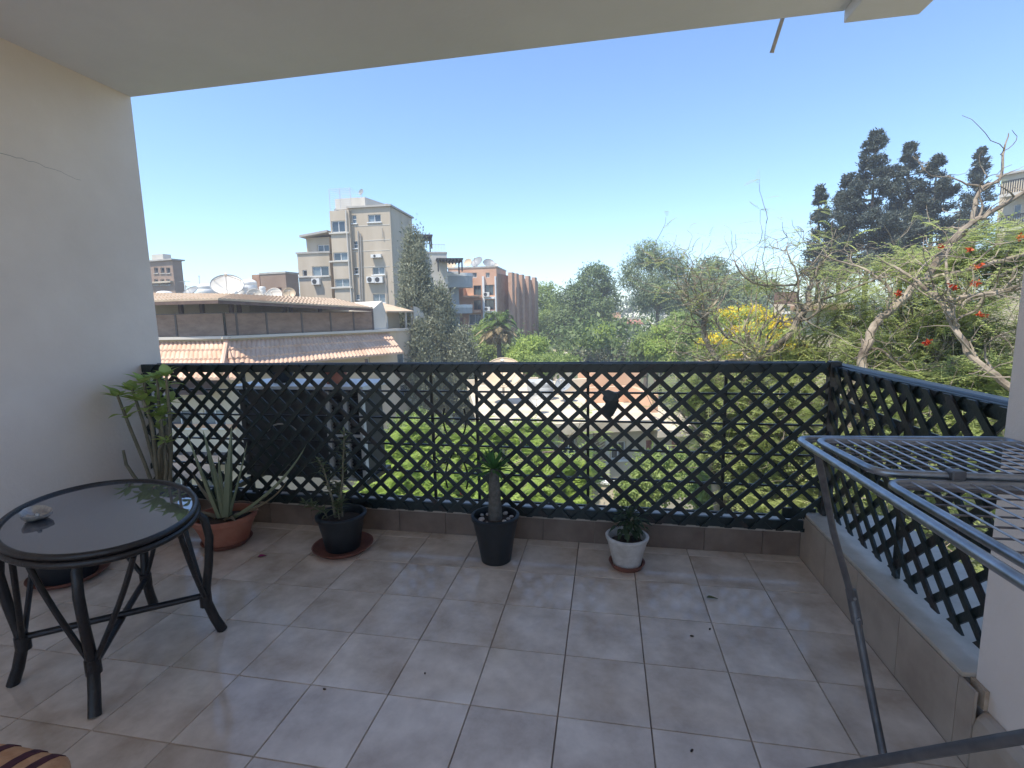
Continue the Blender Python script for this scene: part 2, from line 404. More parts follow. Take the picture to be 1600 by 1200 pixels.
# unseen open terrace and parapet, added behind the camera to brighten the balcony
struct('added_rear_terrace', MB().box((-3.6, -7.0, -0.30), (1.6, -1.602, -0.004)), m_tile)
struct('added_rear_parapet', MB().box((-3.6, -7.2, -0.30), (1.6, -7.001, 1.0)), m_wall)
struct('wall_right', MB().box((1.17, -1.6, -0.3), (1.62, 1.706, CEIL + 0.2)), m_wall, 0.004)
# kerbs
fk = struct('kerb_front', MB().box((WX + 0.002, 3.064, -0.3), (1.60, 3.27, 0.145)), m_grout)
for i in range(-10, 5):
    a, b = max(-0.168 + i * TX + 0.1, WX + 0.004), min(-0.168 + (i + 1) * TX + 0.1, 1.128)
    if b - a < 0.03: continue
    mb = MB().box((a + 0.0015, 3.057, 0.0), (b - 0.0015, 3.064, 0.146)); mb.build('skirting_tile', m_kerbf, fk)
MB().box((WX + 0.004, 3.052, 0.147), (1.14, 3.275, 0.165)).build('sill', m_marble, fk, bevel=0.003)
rk = struct('kerb_right', MB().box((1.138, 1.708, -0.3), (1.598, 3.062, 0.26)), m_grout)
for i in range(0, 5):
    y1 = 3.055 - i * 0.335; y0 = max(1.64, y1 - 0.335)
    MB().box((1.129, y0 + 0.0015, 0.0), (1.138, y1 - 0.0015, 0.262)).build('skirting_tile', m_kerb, rk)
MB().box((1.134, 1.709, 0.263), (1.61, 3.05, 0.280)).build('sill', m_marble, rk, bevel=0.003)
# low skirting along the right wall with a rounded bead
sk = MB()
prof = [(1.168, 0.0), (1.132, 0.0), (1.132, 0.15), (1.139, 0.178), (1.152, 0.196), (1.168, 0.203)]
n = len(prof); sk.add([(p[0], y, p[1]) for y in (-1.3, 1.638) for p in prof],
       [tuple(range(n))[::-1], tuple(range(n, 2 * n))] + [(i, (i + 1) % n, n + (i + 1) % n, n + i) for i in range(n)])
sko = sk.build('skirting', m_kerb, rk)
MB().box((1.157, 1.642, 0.2035), (1.169, 1.707, 0.268)).build('broken_end', mat('rust_stain', (0.34, 0.25, 0.17), 0.9, (0.50, 0.40, 0.30), 30), rk)
# drain spout hanging from the slab edge
p0 = on_y(1223, 28, 3.24); p1 = on_y(1206, 82, 3.30)
sp = thing('drain_spout', 'thin grey drain pipe hanging from the ceiling edge against the sky', 'pipe', (p0[0], p0[1], 2.9))
MB().tube([p0 + (p0 - p1) * 0.15, p1], 0.011, 12).build('pipe', m_pipe, sp, True)
MB().tube([p1 + (p0 - p1) * 0.04, p1 - (p0 - p1) * 0.01], 0.0125, 12).build('pipe_end', m_pipe, sp, True)
# hairline crack in the left wall plaster
ck = MB(); pts = []
for k in range(22):
    t = k / 21; pts.append((WX + 0.001, 2.15 + 0.62 * t, 2.385 + 0.02 * math.sin(3 * t) - 0.03 * t * t + rnd.uniform(-0.005, 0.005)))
ck.tube(pts, [0.0014 * (1 - .6 * i / 21) for i in range(22)], 4); tag(ck.build('plaster_crack', mat('crack', (0.25, 0.23, 0.22), 0.9)), kind='structure')

# ================================================================== LATTICE SCREENS
def clip_poly(poly, x0, x1, z0, z1):
    def cut(pl, ins, inter):
        out = []
        for i in range(len(pl)):
            a, b = pl[i - 1], pl[i]
            if ins(b):
                if not ins(a): out.append(inter(a, b))
                out.append(b)
            elif ins(a): out.append(inter(a, b))
        return out
    def ix(v): return lambda a, b: (v, a[1] + (b[1] - a[1]) * (v - a[0]) / (b[0] - a[0]))
    def iz(v): return lambda a, b: (a[0] + (b[0] - a[0]) * (v - a[1]) / (b[1] - a[1]), v)
    for ins, it in ((lambda p: p[0] >= x0, ix(x0)), (lambda p: p[0] <= x1, ix(x1)), (lambda p: p[1] >= z0, iz(z0)), (lambda p: p[1] <= z1, iz(z1))):
        if poly: poly = cut(poly, ins, it)
    return poly
def lattice(root, x0, x1, z0, z1, node, px, pz, wid, to3, thick, worn=0.15):
    """two crossed layers of slats nailed over a frame; to3(x, depth, z) places them"""
    k = pz / px; hw = wid / 2 * math.sqrt(1 + k * k)
    for sgn, dep in ((1, 0.0), (-1, thick + 0.001)):
        c0 = node[1] - sgn * k * node[0]
        lim = int((z1 - z0 + k * (x1 - x0)) / pz) + 30
        for q in range(-lim, lim):
            c = c0 + q * pz + rnd.uniform(-0.0045, 0.0045); f = sgn * k * (1 + rnd.uniform(-0.008, 0.008)); c -= (f - sgn * k) * (x0 + x1) / 2
            h2 = hw * rnd.uniform(0.90, 1.10)
            poly = [(x0 - 1, f * (x0 - 1) + c - h2), (x1 + 1, f * (x1 + 1) + c - h2), (x1 + 1, f * (x1 + 1) + c + h2), (x0 - 1, f * (x0 - 1) + c + h2)]
            poly = clip_poly(poly, x0, x1, z0, z1)
            if len(poly) < 3: continue
            xs = [p[0] for p in poly]
            if max(xs) - min(xs) < 0.03: continue
            nn = len(poly); dj = dep + rnd.uniform(-0.0004, 0.0004)
            mb = MB(); mb.add([to3(p[0], dj, p[1]) for p in poly] + [to3(p[0], dj + thick, p[1]) for p in poly],
                              [tuple(range(nn)), tuple(range(2 * nn - 1, nn - 1, -1))] + [(i, nn + i, nn + (i + 1) % nn, (i + 1) % nn) for i in range(nn)])
            mb.build('slat', m_latt_worn if rnd.random() < worn else m_latt, root)
lf = thing('lattice_screen', 'wide black wooden lattice screen along the front of the balcony', 'lattice screen', (-1.0, 3.02, 0.17))
nd = on_y(923, 626.7, 3.0)
lattice(lf, WX + 0.01, 1.235, 0.175, 1.152, (nd[0], nd[2]), 0.133, 0.128, 0.027, lambda x, d, z: (x, 3.0 + d, z), 0.009)
MB().box((WX + 0.006, 3.021, 1.100), (1.20, 3.044, 1.156)).build('top_rail', m_latt, lf, bevel=0.003)
MB().box((WX + 0.006, 3.021, 0.172), (1.20, 3.044, 0.232)).build('bottom_rail', m_latt, lf, bevel=0.003)
for x in (WX + 0.012,): MB().box((x, 3.0225, 0.234), (x + 0.036, 3.042, 1.098)).build('stile', m_latt, lf)
MB().box((1.205, 2.99, 0.287), (1.262, 3.046, 1.165)).build('corner_post', m_latt_worn, lf, bevel=0.004)
MB().box((1.02, 3.0455, 0.236), (1.20, 3.06, 0.30)).build('corner_block', m_latt, lf)
lr = thing('lattice_screen', 'shorter black lattice screen on the right kerb behind the drying rack', 'lattice screen', (1.27, 2.4, 0.3))
lattice(lr, 1.715, 2.985, 0.318, 1.135, (2.30, 0.73), 0.133, 0.128, 0.030, lambda y, d, z: (1.215 + d, y, z), 0.009, 0.4)
MB().box((1.2345, 1.715, 1.085), (1.256, 2.985, 1.138)).build('top_rail', m_latt, lr, bevel=0.003)
MB().box((1.2355, 2.30, 0.285), (1.254, 2.33, 1.084)).build('stile', m_latt, lr)

# iron railing behind the lattice
ir = thing('iron_railing', 'thin black iron railing standing behind the front lattice', 'railing', (-1.0, 3.17, 0.165))
MB().tube([(WX + 0.01, 3.16, 1.140), (1.24, 3.16, 1.140)], 0.013, 10).build('handrail', m_steelp, ir, True)
for z in (0.955, 0.770, 0.585, 0.392, 0.205):
    MB().box((WX + 0.01, 3.162, z - 0.0055), (1.30, 3.178, z + 0.0055)).build('bar', m_iron, ir)
for x in (-2.60, -1.165, -0.850, -0.115, 0.712):
    MB().box((x - 0.009, 3.1795, 0.166), (x + 0.009, 3.197, 1.155)).build('post', m_iron, ir)
# curled iron ornament between two posts
orn = MB()
for s in (-1, 1):
    cx = -1.005
    for (zc, sg) in ((0.62, 1), (0.50, -1)):
        orn.tube([(cx + s * (0.012 + 0.135 * t ** 1.6), 3.172, zc + sg * (-0.10 + 0.30 * t - 0.20 * t ** 3)) for t in np.linspace(0, 1, 12)], 0.006, 6)
        orn.tube([(cx + s * (0.01 + 0.07 * math.sin(2.2 * t)), 3.174, zc + sg * (-0.05 + 0.27 * t)) for t in np.linspace(0, 1, 10)], 0.006, 6)
orn.build('scroll_ornament', m_iron, ir, True)
ir2 = thing('iron_railing', 'grey steel handrail above the right hand lattice screen', 'railing', (1.38, 2.4, 0.28))
MB().box((1.2575, 1.71, 1.112), (1.318, 3.10, 1.146)).build('handrail', m_steelp, ir2, bevel=0.008)
for z in (0.93, 0.62):
    MB().box((1.285, 1.71, z - 0.018), (1.292, 3.10, z + 0.018)).build('bar', m_steelp, ir2)
MB().box((1.278, 3.105, 0.284), (1.30, 3.127, 1.11)).build('post', m_iron, ir2)
# dark feathered wall ornament hung on the lattice
hx = on_y(951, 628, 2.985)
hang = thing('hanging_ornament', 'dark wing shaped ornament with ragged teeth hung on the front lattice', 'ornament', tuple(hx))
body = MB()
prof2 = [(-0.050, 0.062), (0.0, 0.072), (0.045, 0.055), (0.060, 0.010), (0.050, -0.035), (0.030, -0.075), (0.004, -0.105), (-0.012, -0.080), (-0.030, -0.045), (-0.018, -0.005), (-0.036, 0.018), (-0.030, 0.040)]
nn = len(prof2)
body.add([(hx[0] + p[0], hx[1] - 0.008 + 0.006 * math.cos(i), hx[2] + p[1]) for i, p in enumerate(prof2)] + [(hx[0] + p[0], hx[1] + 0.013, hx[2] + p[1]) for p in prof2] + [(hx[0] + 0.015, hx[1] - 0.022, hx[2] + 0.01)],
         [tuple(range(2 * nn - 1, nn - 1, -1))] + [(i, nn + i, nn + (i + 1) % nn, (i + 1) % nn) for i in range(nn)] + [(i, (i + 1) % nn, 2 * nn) for i in range(nn)])
body.build('wing', m_latt, hang)
for i in range(7):
    z = hx[2] - 0.012 - i * 0.0145; x = hx[0] + 0.052 - i * 0.0075
    MB().add([(x - 0.012, hx[1] - 0.004, z + 0.005), (x - 0.014, hx[1] - 0.004, z - 0.005), (x + 0.022, hx[1] - 0.006, z + 0.004), (x - 0.012, hx[1] + 0.004, z)],
             [(0, 1, 2), (0, 2, 3), (1, 3, 2), (0, 3, 1)]).build('feather', m_latt, hang)

# ================================================================== AIR CONDITIONER OUTSIDE THE RAILING
ac = thing('outdoor_unit', 'large dark air conditioner unit with pale top hung outside the lattice', 'air conditioner', (-2.4, 3.7, 0.18))
MB().box((-2.90, 3.48, 0.20), (-2.13, 3.86, 0.905)).build('casing', m_acd, ac, bevel=0.01)
MB().box((-2.95, 3.44, 0.906), (-1.80, 3.90, 0.945)).build('top_cover', m_acw, ac, bevel=0.006)
MB().box((-2.132, 3.50, 0.20), (-1.84, 3.84, 0.905)).build('side_casing', m_acd, ac)
for x in (-2.125, -1.98, -1.85): MB().box((x, 3.455, 0.21), (x + 0.032, 3.499, 0.905)).build('frame_post', m_acw, ac)
for x0 in (-2.092, -1.947):
    for k in range(26): MB().box((x0 + 0.002, 3.48, 0.235 + k * 0.025), (x0 + 0.095 if x0 < -2 else x0 + 0.095, 3.499, 0.243 + k * 0.025)).build('louver', m_acd, ac)
for z in (0.205, 0.55): MB().box((-2.12, 3.44, z), (-1.82, 3.4545, z + 0.02)).build('frame_rail', m_acw, ac)
MB().tube([(-2.72, 3.46, 0.55)] + [(-2.52 + 0.15 * math.cos(a), 3.46, 0.52 + 0.12 * math.sin(a)) for a in np.linspace(2.6, 0.2, 10)], 0.008, 6).build('hose', m_pipe, ac, True)
for x in (-2.85, -1.86): MB().box((x, 3.2, 0.16), (x + 0.04, 3.9, 0.199)).build('bracket', m_iron, ac)
def pot(name, label, loc, r0, r1, h, m, rim, soil=True, group=None, tilt=0, wall=0.012, sx=1.0):
    t = thing(name, label, 'plant pot' if 'pot' in name else 'plant', loc, group)
    x, y, z = loc
    pr = [(r0, 0.0), (r0 + (r1 - r0) * 0.5, h * 0.5), (r1, h - rim[1]), (r1 + rim[0], h - rim[1]), (r1 + rim[0] + 0.002, h - 0.004), (r1 + rim[0] - 0.004, h), (r1 - wall + 0.003, h), (r1 - wall, h - 0.006), (r1 - wall - 0.004, h - 0.05)]
    MB().lathe(pr, loc, 40).build('pot', m, t, True)
    if soil:
        MB().lathe([(r1 - wall - 0.003, h - 0.049), (r1 * 0.6, h - 0.034), (r1 * 0.2, h - 0.026), (0.004, h - 0.025)], loc, 32).build('soil', m_soil, t, True)
    return t
pot('terracotta_pot', 'small terracotta pot standing on the air conditioner cover', (-2.12, 3.62, 0.946), 0.07, 0.10, 0.13, m_terra, (0.006, 0.02))
pot('grey_pot', 'small dark pot standing on the air conditioner cover', (-2.62, 3.66, 0.946), 0.07, 0.10, 0.12, m_blackpot, (0.006, 0.02))

# ================================================================== POTTED PLANTS
def sheet_leaf(mb, base, direc, up, L, Wd, droop=0.3, fold=0.12, nseg=6, taper=0.55, thick=0.0):
    """a leaf blade with a midrib fold that bends down along its length"""
    base = np.array(base, float); d = unit(np.array(direc, float)); up = np.array(up, float)
    s = unit(np.cross(d, up)); n = np.cross(s, d); vs = []
    for i in range(nseg + 1):
        t = i / nseg
        w = Wd * max(0.02, math.sin(math.pi * min(1, t ** taper * 0.98 + 0.02)) if taper < 1 else (1 - t) ** 0.8)
        c = base + d * L * t - np.array([0, 0, 1]) * droop * L * t * t
        vs += [c - s * w / 2 + n * fold * w, c - n * thick * w, c + s * w / 2 + n * fold * w]
    fs = []
    for i in range(nseg):
        a = 3 * i
        fs += [(a, a + 1, a + 4, a + 3), (a + 1, a + 2, a + 5, a + 4)]
    mb.add(vs, fs)
def saucer(t, loc, r, m):
    MB().lathe([(r * 0.82, 0.0), (r, 0.028), (r + 0.003, 0.033), (r - 0.006, 0.033), (r * 0.82, 0.010), (0.01, 0.008)], loc, 40).build('saucer', m, t, True)

# tall plumeria against the wall (its pot stands behind the table)
PL = (-2.99, 2.76, 0.002)
t = pot('potted_plumeria', 'tall plant with long bare stems and green leaf rosettes against the left wall', PL, 0.10, 0.135, 0.24, m_terra, (0.008, 0.03))
stems = [[(0, 0, .2), (-.08, .0, .5), (-.14, -.02, .75), (-.20, -.03, .985)], [(0.02, .02, .2), (0.0, .03, .5), (-.03, .03, .8), (-.03, .02, 1.07)],
         [(0.03, 0, .2), (.04, .02, .55), (.06, .02, .85), (.10, .0, 1.10)], [(0.04, -.02, .2), (.10, -.01, .5), (.11, -.02, .70), (.12, -.03, .86)],
         [(-.02, 0, .2), (-.16, -.02, .42), (-.21, -.02, .50), (-.22, -.02, .60)], [(0.05, .03, .2), (.07, .05, .5), (.06, .06, .80), (.02, .06, .92)], [(0.0, .03, .2), (-.05, .04, .5), (-.09, .03, .80), (-.11, .0, 1.02)], [(0.03, -.03, .2), (.06, -.05, .5), (.09, -.07, .80), (.05, -.08, .97)], [(0.06, .0, .2), (.12, .02, .6), (.16, .0, .85), (.19, -.02, 1.12)],
         [(.02, -.02, .2), (.06, -.03, .5), (.10, -.05, .62), (.17, -.06, .70)]]
lm = MB()
for k, st in enumerate(stems):
    pts = [np.array(PL) + np.array(p) for p in st]
    MB().tube(pts, [0.013, 0.011, 0.010, 0.008], 8).build('stem', m_stem, t, True)
    tip = pts[-1]
    if k == 4: continue
    
    small = (k == len(stems) - 1); nl = 13 if not small else 8
    for i in range(nl):
        a = i * 2.4 + k; e = 0.10 + 1.0 * (i / nl)
        d = (math.cos(a) * math.cos(e), math.sin(a) * math.cos(e), math.sin(e))
        L = rnd.uniform(0.085, 0.15) * (0.75 if small else 1)
        if i % 3 == 2: tip = pts[-1] - (pts[-1] - pts[-2]) * rnd.uniform(0.1, 0.75)
        else: tip = pts[-1]
        sheet_leaf(lm, tip - np.array([0, 0, 0.02]) + np.array(d) * 0.012, d, (0, 0, 1), L, L * 0.46, 0.28, 0.12)
lm.build('foliage', l_plum, t)
# dark pot under the table, by the wall
t = pot('dark_pot', 'dark round plant pot on a terracotta saucer under the table', (-3.06, 2.20, 0.012), 0.13, 0.165, 0.22, m_blackpot, (0.006, 0.03))
saucer(t, (-3.06, 2.20, 0.001), 0.19, m_terra2)
# aloe
AL = (-2.455, 2.72, 0.004)
t = pot('potted_aloe', 'aloe with long pale spiky leaves in a terracotta bowl', AL, 0.125, 0.185, 0.20, m_terra, (0.006, 0.03))
saucer(t, (AL[0], AL[1], 0.001), 0.15, m_terra2)
def aloe_leaf(base, ctrl, tip, w, m=l_aloe):
    b, c, e = (np.array(p, float) for p in (base, ctrl, tip)); mb = MB(); vs = []; N = 14
    for i in range(N + 1):
        s = i / N; p = (1 - s) ** 2 * b + 2 * s * (1 - s) * c + s * s * e; d = unit(2 * (1 - s) * (c - b) + 2 * s * (e - c))
        inw = np.array([AL[0], AL[1], p[2] + 0.3]) - p; sd_ = unit(np.cross(d, inw)); nn_ = np.cross(sd_, d)
        ww = w * (1 - s) ** 0.75 + 0.0015; th = ww * 0.42
        vs += [p - sd_ * ww / 2 + nn_ * th * 0.25, p - sd_ * ww * 0.28 - nn_ * th * 0.6, p + sd_ * ww * 0.28 - nn_ * th * 0.6, p + sd_ * ww / 2 + nn_ * th * 0.25, p - nn_ * th * 0.05]
    fs = []
    for i in range(N):
        for j in range(5): fs.append((i * 5 + j, i * 5 + (j + 1) % 5, i * 5 + 5 + (j + 1) % 5, i * 5 + 5 + j))
    fs.append(tuple(range(5 * N, 5 * N + 5))); mb.add(vs, fs); mb.build('leaf', m, t, True)
def apx(px, py, y): return on_y(px, py, y)
bz = 0.19
for (tx, ty, yy, cxo, w) in [(292, 676, 2.62, -0.02, 0.070), (317, 672, 2.78, 0.0, 0.055), (341, 712, 2.66, 0.0, 0.038), (362, 664, 2.74, 0.0, 0.088), (386, 690, 2.80, 0.02, 0.04), (478, 696, 2.66, 0.10, 0.055), (448, 752, 2.76, 0.10, 0.050), (330, 715, 2.60, 0.0, 0.03), (302, 742, 2.86, -0.06, 0.035), (352, 720, 2.85, 0.02, 0.05)]:
    tp = apx(tx, ty, yy); bs = np.array([AL[0] + (tp[0] - AL[0]) * 0.12, AL[1] + (yy - AL[1]) * 0.2, bz])
    c = bs * 0.5 + tp * 0.5 + np.array([cxo, 0, -0.03 if cxo > 0.05 else 0.02])
    aloe_leaf(bs, c, tp, w, l_aloe2 if ty > 740 else l_aloe)
for a in (0.3, 2.4, 3.4, 5.6):   # withered leaves lying over the rim
    e = np.array([AL[0] + math.cos(a) * 0.24, AL[1] + math.sin(a) * 0.2, 0.215]); aloe_leaf((AL[0] + math.cos(a) * .05, AL[1] + math.sin(a) * .05, 0.18), e * 0.6 + np.array([AL[0], AL[1], .26]) * 0.4, e, 0.04, l_aloe2)
# leafy shrub in the black pot
EU = (-1.645, 2.76, 0.013)
t = pot('potted_shrub', 'thin leafy shrub in a black plastic pot on a terracotta saucer', EU, 0.105, 0.145, 0.225, m_blackpot, (0.010, 0.022))
saucer(t, (EU[0], EU[1], 0.001), 0.185, m_terra2)
lm = MB()
for k, (dx, dy, top, r) in enumerate([(-0.10, -0.02, 0.60, .009), (0.06, 0.0, 0.77, .008), (-0.03, 0.02, 0.42, .007), (0.02, -0.03, 0.34, .006), (-0.19, -0.04, 0.33, .005)]):
    b0 = np.array([EU[0] + dx * 0.25, EU[1] + dy, 0.18]); pts = [b0 + np.array([dx * s * s * 0.8, dy * s, (top - 0.18) * s]) + RN.normal(size=3) * 0.004 for s in np.linspace(0, 1, 7)]
    MB().tube(pts, list(np.linspace(r, r * 0.5, 7)), 6).build('stem', m_stem, t, True)
    for i in range(46):
        s = 0.25 + 0.75 * (i / 46) ** 0.55; j = min(5, int(s * 6)); p = pts[j] + (pts[j + 1] - pts[j]) * (s * 6 - j)
        a = i * 2.4 + k; e = rnd.uniform(0.1, 0.9)
        sheet_leaf(lm, p, (math.cos(a) * math.cos(e), math.sin(a) * math.cos(e), math.sin(e)), (0, 0, 1), rnd.uniform(0.04, 0.085), 0.016, 0.25, 0.1, 4)
lm.build('foliage', l_euph, t)
# pachypodium in the tapered black pot
PC = (-0.645, 2.76, 0.001)
t = pot('potted_pachypodium', 'spiny stemmed pachypodium with a leaf crown in a tall black pot', PC, 0.088, 0.136, 0.285, m_blackpot, (0.006, 0.024))
MB().lathe([(0.0435, 0.24), (0.041, 0.30), (0.036, 0.40), (0.031, 0.50), (0.027, 0.555), (0.010, 0.575)], (PC[0], PC[1], 0), 16).build('stem', m_pachy, t, True)
sp_ = MB()
for i in range(420):
    z = rnd.uniform(0.27, 0.55); a = rnd.uniform(0, 6.283); r = 0.0435 - (z - 0.24) * 0.05
    p = np.array([PC[0] + r * math.cos(a), PC[1] + r * math.sin(a), z]); q = p + np.array([math.cos(a), math.sin(a), 0.15]) * rnd.uniform(0.012, 0.022); s = np.array([-math.sin(a), math.cos(a), 0]) * 0.0013
    sp_.add([p - s, p + s, q], [(0, 1, 2)])
tag(sp_.build('spines', m_pachy, t), kind='stuff')
for i in range(34):
    a = i * 2.4; e = 1.25 - 1.35 * (i / 34); d = (math.cos(a) * math.cos(e), math.sin(a) * math.cos(e), math.sin(e))
    lm = MB(); sheet_leaf(lm, np.array([PC[0], PC[1], 0.552]) + np.array(d) * 0.012, d, (0, 0, 1), rnd.uniform(0.13, 0.19), 0.024, 0.18, 0.18, 6); lm.build('leaf', l_pachy, t)
for i in range(13):
    a = i * 0.483 + rnd.uniform(-.15, .15); rr = rnd.uniform(0.07, 0.102); c = (PC[0] + rr * math.cos(a), PC[1] + rr * math.sin(a), 0.252); s = rnd.uniform(0.011, 0.018)
    mb = MB().lathe([(0.1 * s, 0), (0.8 * s, 0.2 * s), (s, 0.6 * s), (0.8 * s, 1.05 * s), (0.1 * s, 1.3 * s)], c, 9, 1.2, 0.9, a); mb.build('pebble', m_pebble, t, True)
# little bush in the white pot
WP = (0.121, 2.79, 0.014)
t = pot('potted_bush', 'small dark leafed bush in a stained white pot', WP, 0.078, 0.116, 0.178, m_whitepot, (0.005, 0.018))
saucer(t, (WP[0], WP[1], 0.001), 0.10, m_terra2)
lm = MB(); MB().tube([(WP[0] - .01, WP[1], .13), (WP[0] + 0.0, WP[1], .22), (WP[0] + .03, WP[1], .30)], [.010, .008, .005], 7).build('stem', m_stem, t, True)
for i in range(150):
    d = unit(RN.normal(size=3)); c = np.array([WP[0] + 0.01, WP[1], 0.275]) + d * np.array([0.10, 0.09, 0.085]) * rnd.uniform(0.2, 1)
    v = d + np.array([0, 0, -0.1]); sheet_leaf(lm, c, v, (0, 0, 1), rnd.uniform(0.03, 0.05), 0.026, 0.3, 0.1, 4)
lm.build('foliage', l_small, t)

# ================================================================== RATTAN TABLE
TC = np.array([-2.09, 1.66]); TA, TB, TZ = 0.50, 0.325, 0.665
ax = np.array([-0.85, 0.527]); bx_ = np.array([0.527, 0.85])
def tpt(a, b, z): q = TC + ax * a + bx_ * b; return np.array([q[0], q[1], z])
tb = thing('rattan_table', 'oval black rattan table with a dark glass top', 'table', (TC[0], TC[1], 0))
N = 72
def ell(f, z): return [tpt(TA * f * math.cos(2 * math.pi * i / N), TB * f * math.sin(2 * math.pi * i / N), z) for i in range(N)]
def oval_ring(name, off, z, r, m):
    mb = MB(); vs = []; k = 10
    for i in range(N):
        th = 2 * math.pi * i / N; a, b = math.cos(th), math.sin(th); nrm = np.array([a / TA, b / TB]); nrm /= np.linalg.norm(nrm)
        for j in range(k):
            q = 2 * math.pi * j / k; o = off + r * math.cos(q)
            vs.append(tpt(TA * a + nrm[0] * o, TB * b + nrm[1] * o, z + r * math.sin(q)))
    mb.add(vs, [(i * k + j, ((i + 1) % N) * k + j, ((i + 1) % N) * k + (j + 1) % k, i * k + (j + 1) % k) for i in range(N) for j in range(k)])
    return mb.build(name, m, tb, True)
gl = MB(); e1 = ell(0.972, TZ - 0.002); e0 = ell(0.972, TZ - 0.012)
gl.add(e0 + e1, [tuple(range(N))[::-1], tuple(range(N, 2 * N))] + [(i, (i + 1) % N, N + (i + 1) % N, N + i) for i in range(N)])
gl.build('glass_top', m_tglass, tb)
oval_ring('rim', -0.006, TZ - 0.003, 0.013, m_rattan); oval_ring('rim', -0.002, TZ - 0.028, 0.0135, m_rattan)
feet = [np.array(on_z(148, 1119, 0)), np.array(on_z(348, 984, 0)), np.array(on_z(240, 944, 0)), np.array(on_z(20, 1070, 0))]
cols_ = []
for f in feet:
    v = f[:2] - TC; rel = np.array([v @ ax, v @ bx_]); q = rel / np.array([TA, TB]); q = q / np.linalg.norm(q) * 0.93
    top = tpt(q[0] * TA, q[1] * TB, TZ - 0.055)
    col = np.array([*(TC + v * 0.86), 0.17]); knee = np.array([*(TC + v * 0.93), 0.43])
    foot = np.array([*f[:2], 0.0])
    K = lambda f, z: np.array([*(TC + v * f), z])
    top = K(.80, TZ - .045); P_ = [top, K(.93, .56), K(.965, .47), K(.93, .34), K(.88, .23), col, K(.93, .07), foot]
    MB().tube(P_, [0.015, 0.017, 0.018, 0.018, 0.019, 0.021, 0.021, 0.022], 12).build('leg', m_rattan, tb, True)
    MB().tube([col + [0, 0, 0.03], col - [0, 0, 0.03]], 0.026, 12).build('binding', m_rattan, tb, True)
    cols_.append((col, top, q))
for i in range(4):
    col, top, q = cols_[i]
    for j in (1, -1):
        q2 = cols_[(i + j) % 4][2]; m_ = q * 0.62 + q2 * 0.38; m_ = m_ / np.linalg.norm(m_) * 0.90
        e = tpt(m_[0] * TA, m_[1] * TB, TZ - 0.06); mid = col * 0.45 + e * 0.55; mid[:2] += (e[:2] - col[:2]) * 0.18; mid[2] += 0.03
        bez = [(1 - s) ** 2 * col + 2 * s * (1 - s) * mid + s * s * e for s in np.linspace(0, 1, 9)]
        MB().tube(bez, 0.0105, 9).build('brace', m_rattan, tb, True)
MB().tube([cols_[0][0], cols_[2][0] + [0, 0, 0.004]], 0.014, 10).build('stretcher', m_rattan, tb, True)
MB().tube([cols_[1][0] + [0, 0, 0.022], cols_[3][0] + [0, 0, 0.022]], 0.014, 10).build('stretcher', m_rattan, tb, True)
# shell dish on the table
ap = on_z(57, 806, TZ + 0.012)
t = thing('shell_dish', 'small shiny shell dish lying on the dark glass table top', 'dish', (ap[0], ap[1], TZ))
sh = MB(); vs = []; k = 28; rings = [(0.35, 0.0), (0.75, 0.006), (0.97, 0.022), (1.0, 0.032), (0.94, 0.031), (0.72, 0.014), (0.02, 0.008)]
for (f, z) in rings:
    for j in range(k):
        a = 2 * math.pi * j / k; w = 1 + 0.06 * math.cos(3 * a) + 0.03 * math.cos(9 * a) * f; q = ap[:2] + (ax * math.cos(a) * 0.072 + bx_ * math.sin(a) * 0.050) * f * w
        vs.append((q[0], q[1], TZ + z + (0.006 * math.cos(a + 0.6) * f if z > 0.01 else 0)))
sh.add(vs, [(i * k + j, i * k + (j + 1) % k, (i + 1) * k + (j + 1) % k, (i + 1) * k + j) for i in range(len(rings) - 1) for j in range(k)] + [tuple(range(k))[::-1]])
sh.build('bowl', m_shell, t, True)
MB().tube([np.array([ap[0] + ax[0] * s, ap[1] + ax[1] * s, TZ + 0.034 + 0.004 * math.sin(40 * s)]) for s in np.linspace(-0.075, -0.025, 8)], [0.004, .007, .008, .007, .008, .006, .005, .003], 8).build('lip', mat('pearl', (0.30, 0.36, 0.42), 0.15, (0.5, 0.48, 0.46), 60, metal=0.3), t, True)

# ================================================================== CUSHION (corner of a chair at the bottom left)
cq = on_z(20, 1172, 0.42)
t = thing('striped_cushion', 'orange cushion with dark red stripes at the bottom left corner', 'cushion', (cq[0], cq[1] - 0.25, 0.30))
pa = on_z(-80, 1166, 0.43); pb = on_z(118, 1203, 0.41)
dv = unit((pb - pa) * [1, 1, 0]); nv = np.array([dv[1], -dv[0], 0.0])
LN = np.linalg.norm(pb - pa)
def cush(a0, a1, mm, nm, lift=0.0):
    mb = MB(); vs = []; na, k = 18, 28
    for i in range(na + 1):
        a = a0 + (a1 - a0) * i / na; edge = max(0, (a - LN + 0.07) / 0.07); sc = math.sqrt(max(0.02, 1 - edge * edge))
        for j in range(k):
            th = 2 * math.pi * j / k; sx_ = math.copysign(abs(math.cos(th)) ** 0.7, math.cos(th)); sz_ = math.copysign(abs(math.sin(th)) ** 0.8, math.sin(th))
            pos = pa + dv * a + nv * (0.175 + (0.22 * sc + lift) * sx_); z = 0.385 + (0.055 * sc + lift) * sz_ + 0.008 * math.sin(a * 14)
            vs.append((pos[0], pos[1], z))
    mb.add(vs, [(i * k + j, i * k + (j + 1) % k, (i + 1) * k + (j + 1) % k, (i + 1) * k + j) for i in range(na) for j in range(k)] + [tuple(range(k))[::-1], tuple(na * k + j for j in range(k))])
    return mb.build(nm, mm, t, True)
cush(-0.3, LN, m_cush, 'pad')
for a in (0.10, 0.16, 0.20): cush(a * LN / 0.28, a * LN / 0.28 + 0.022, m_cush2, 'stripe', 0.002)

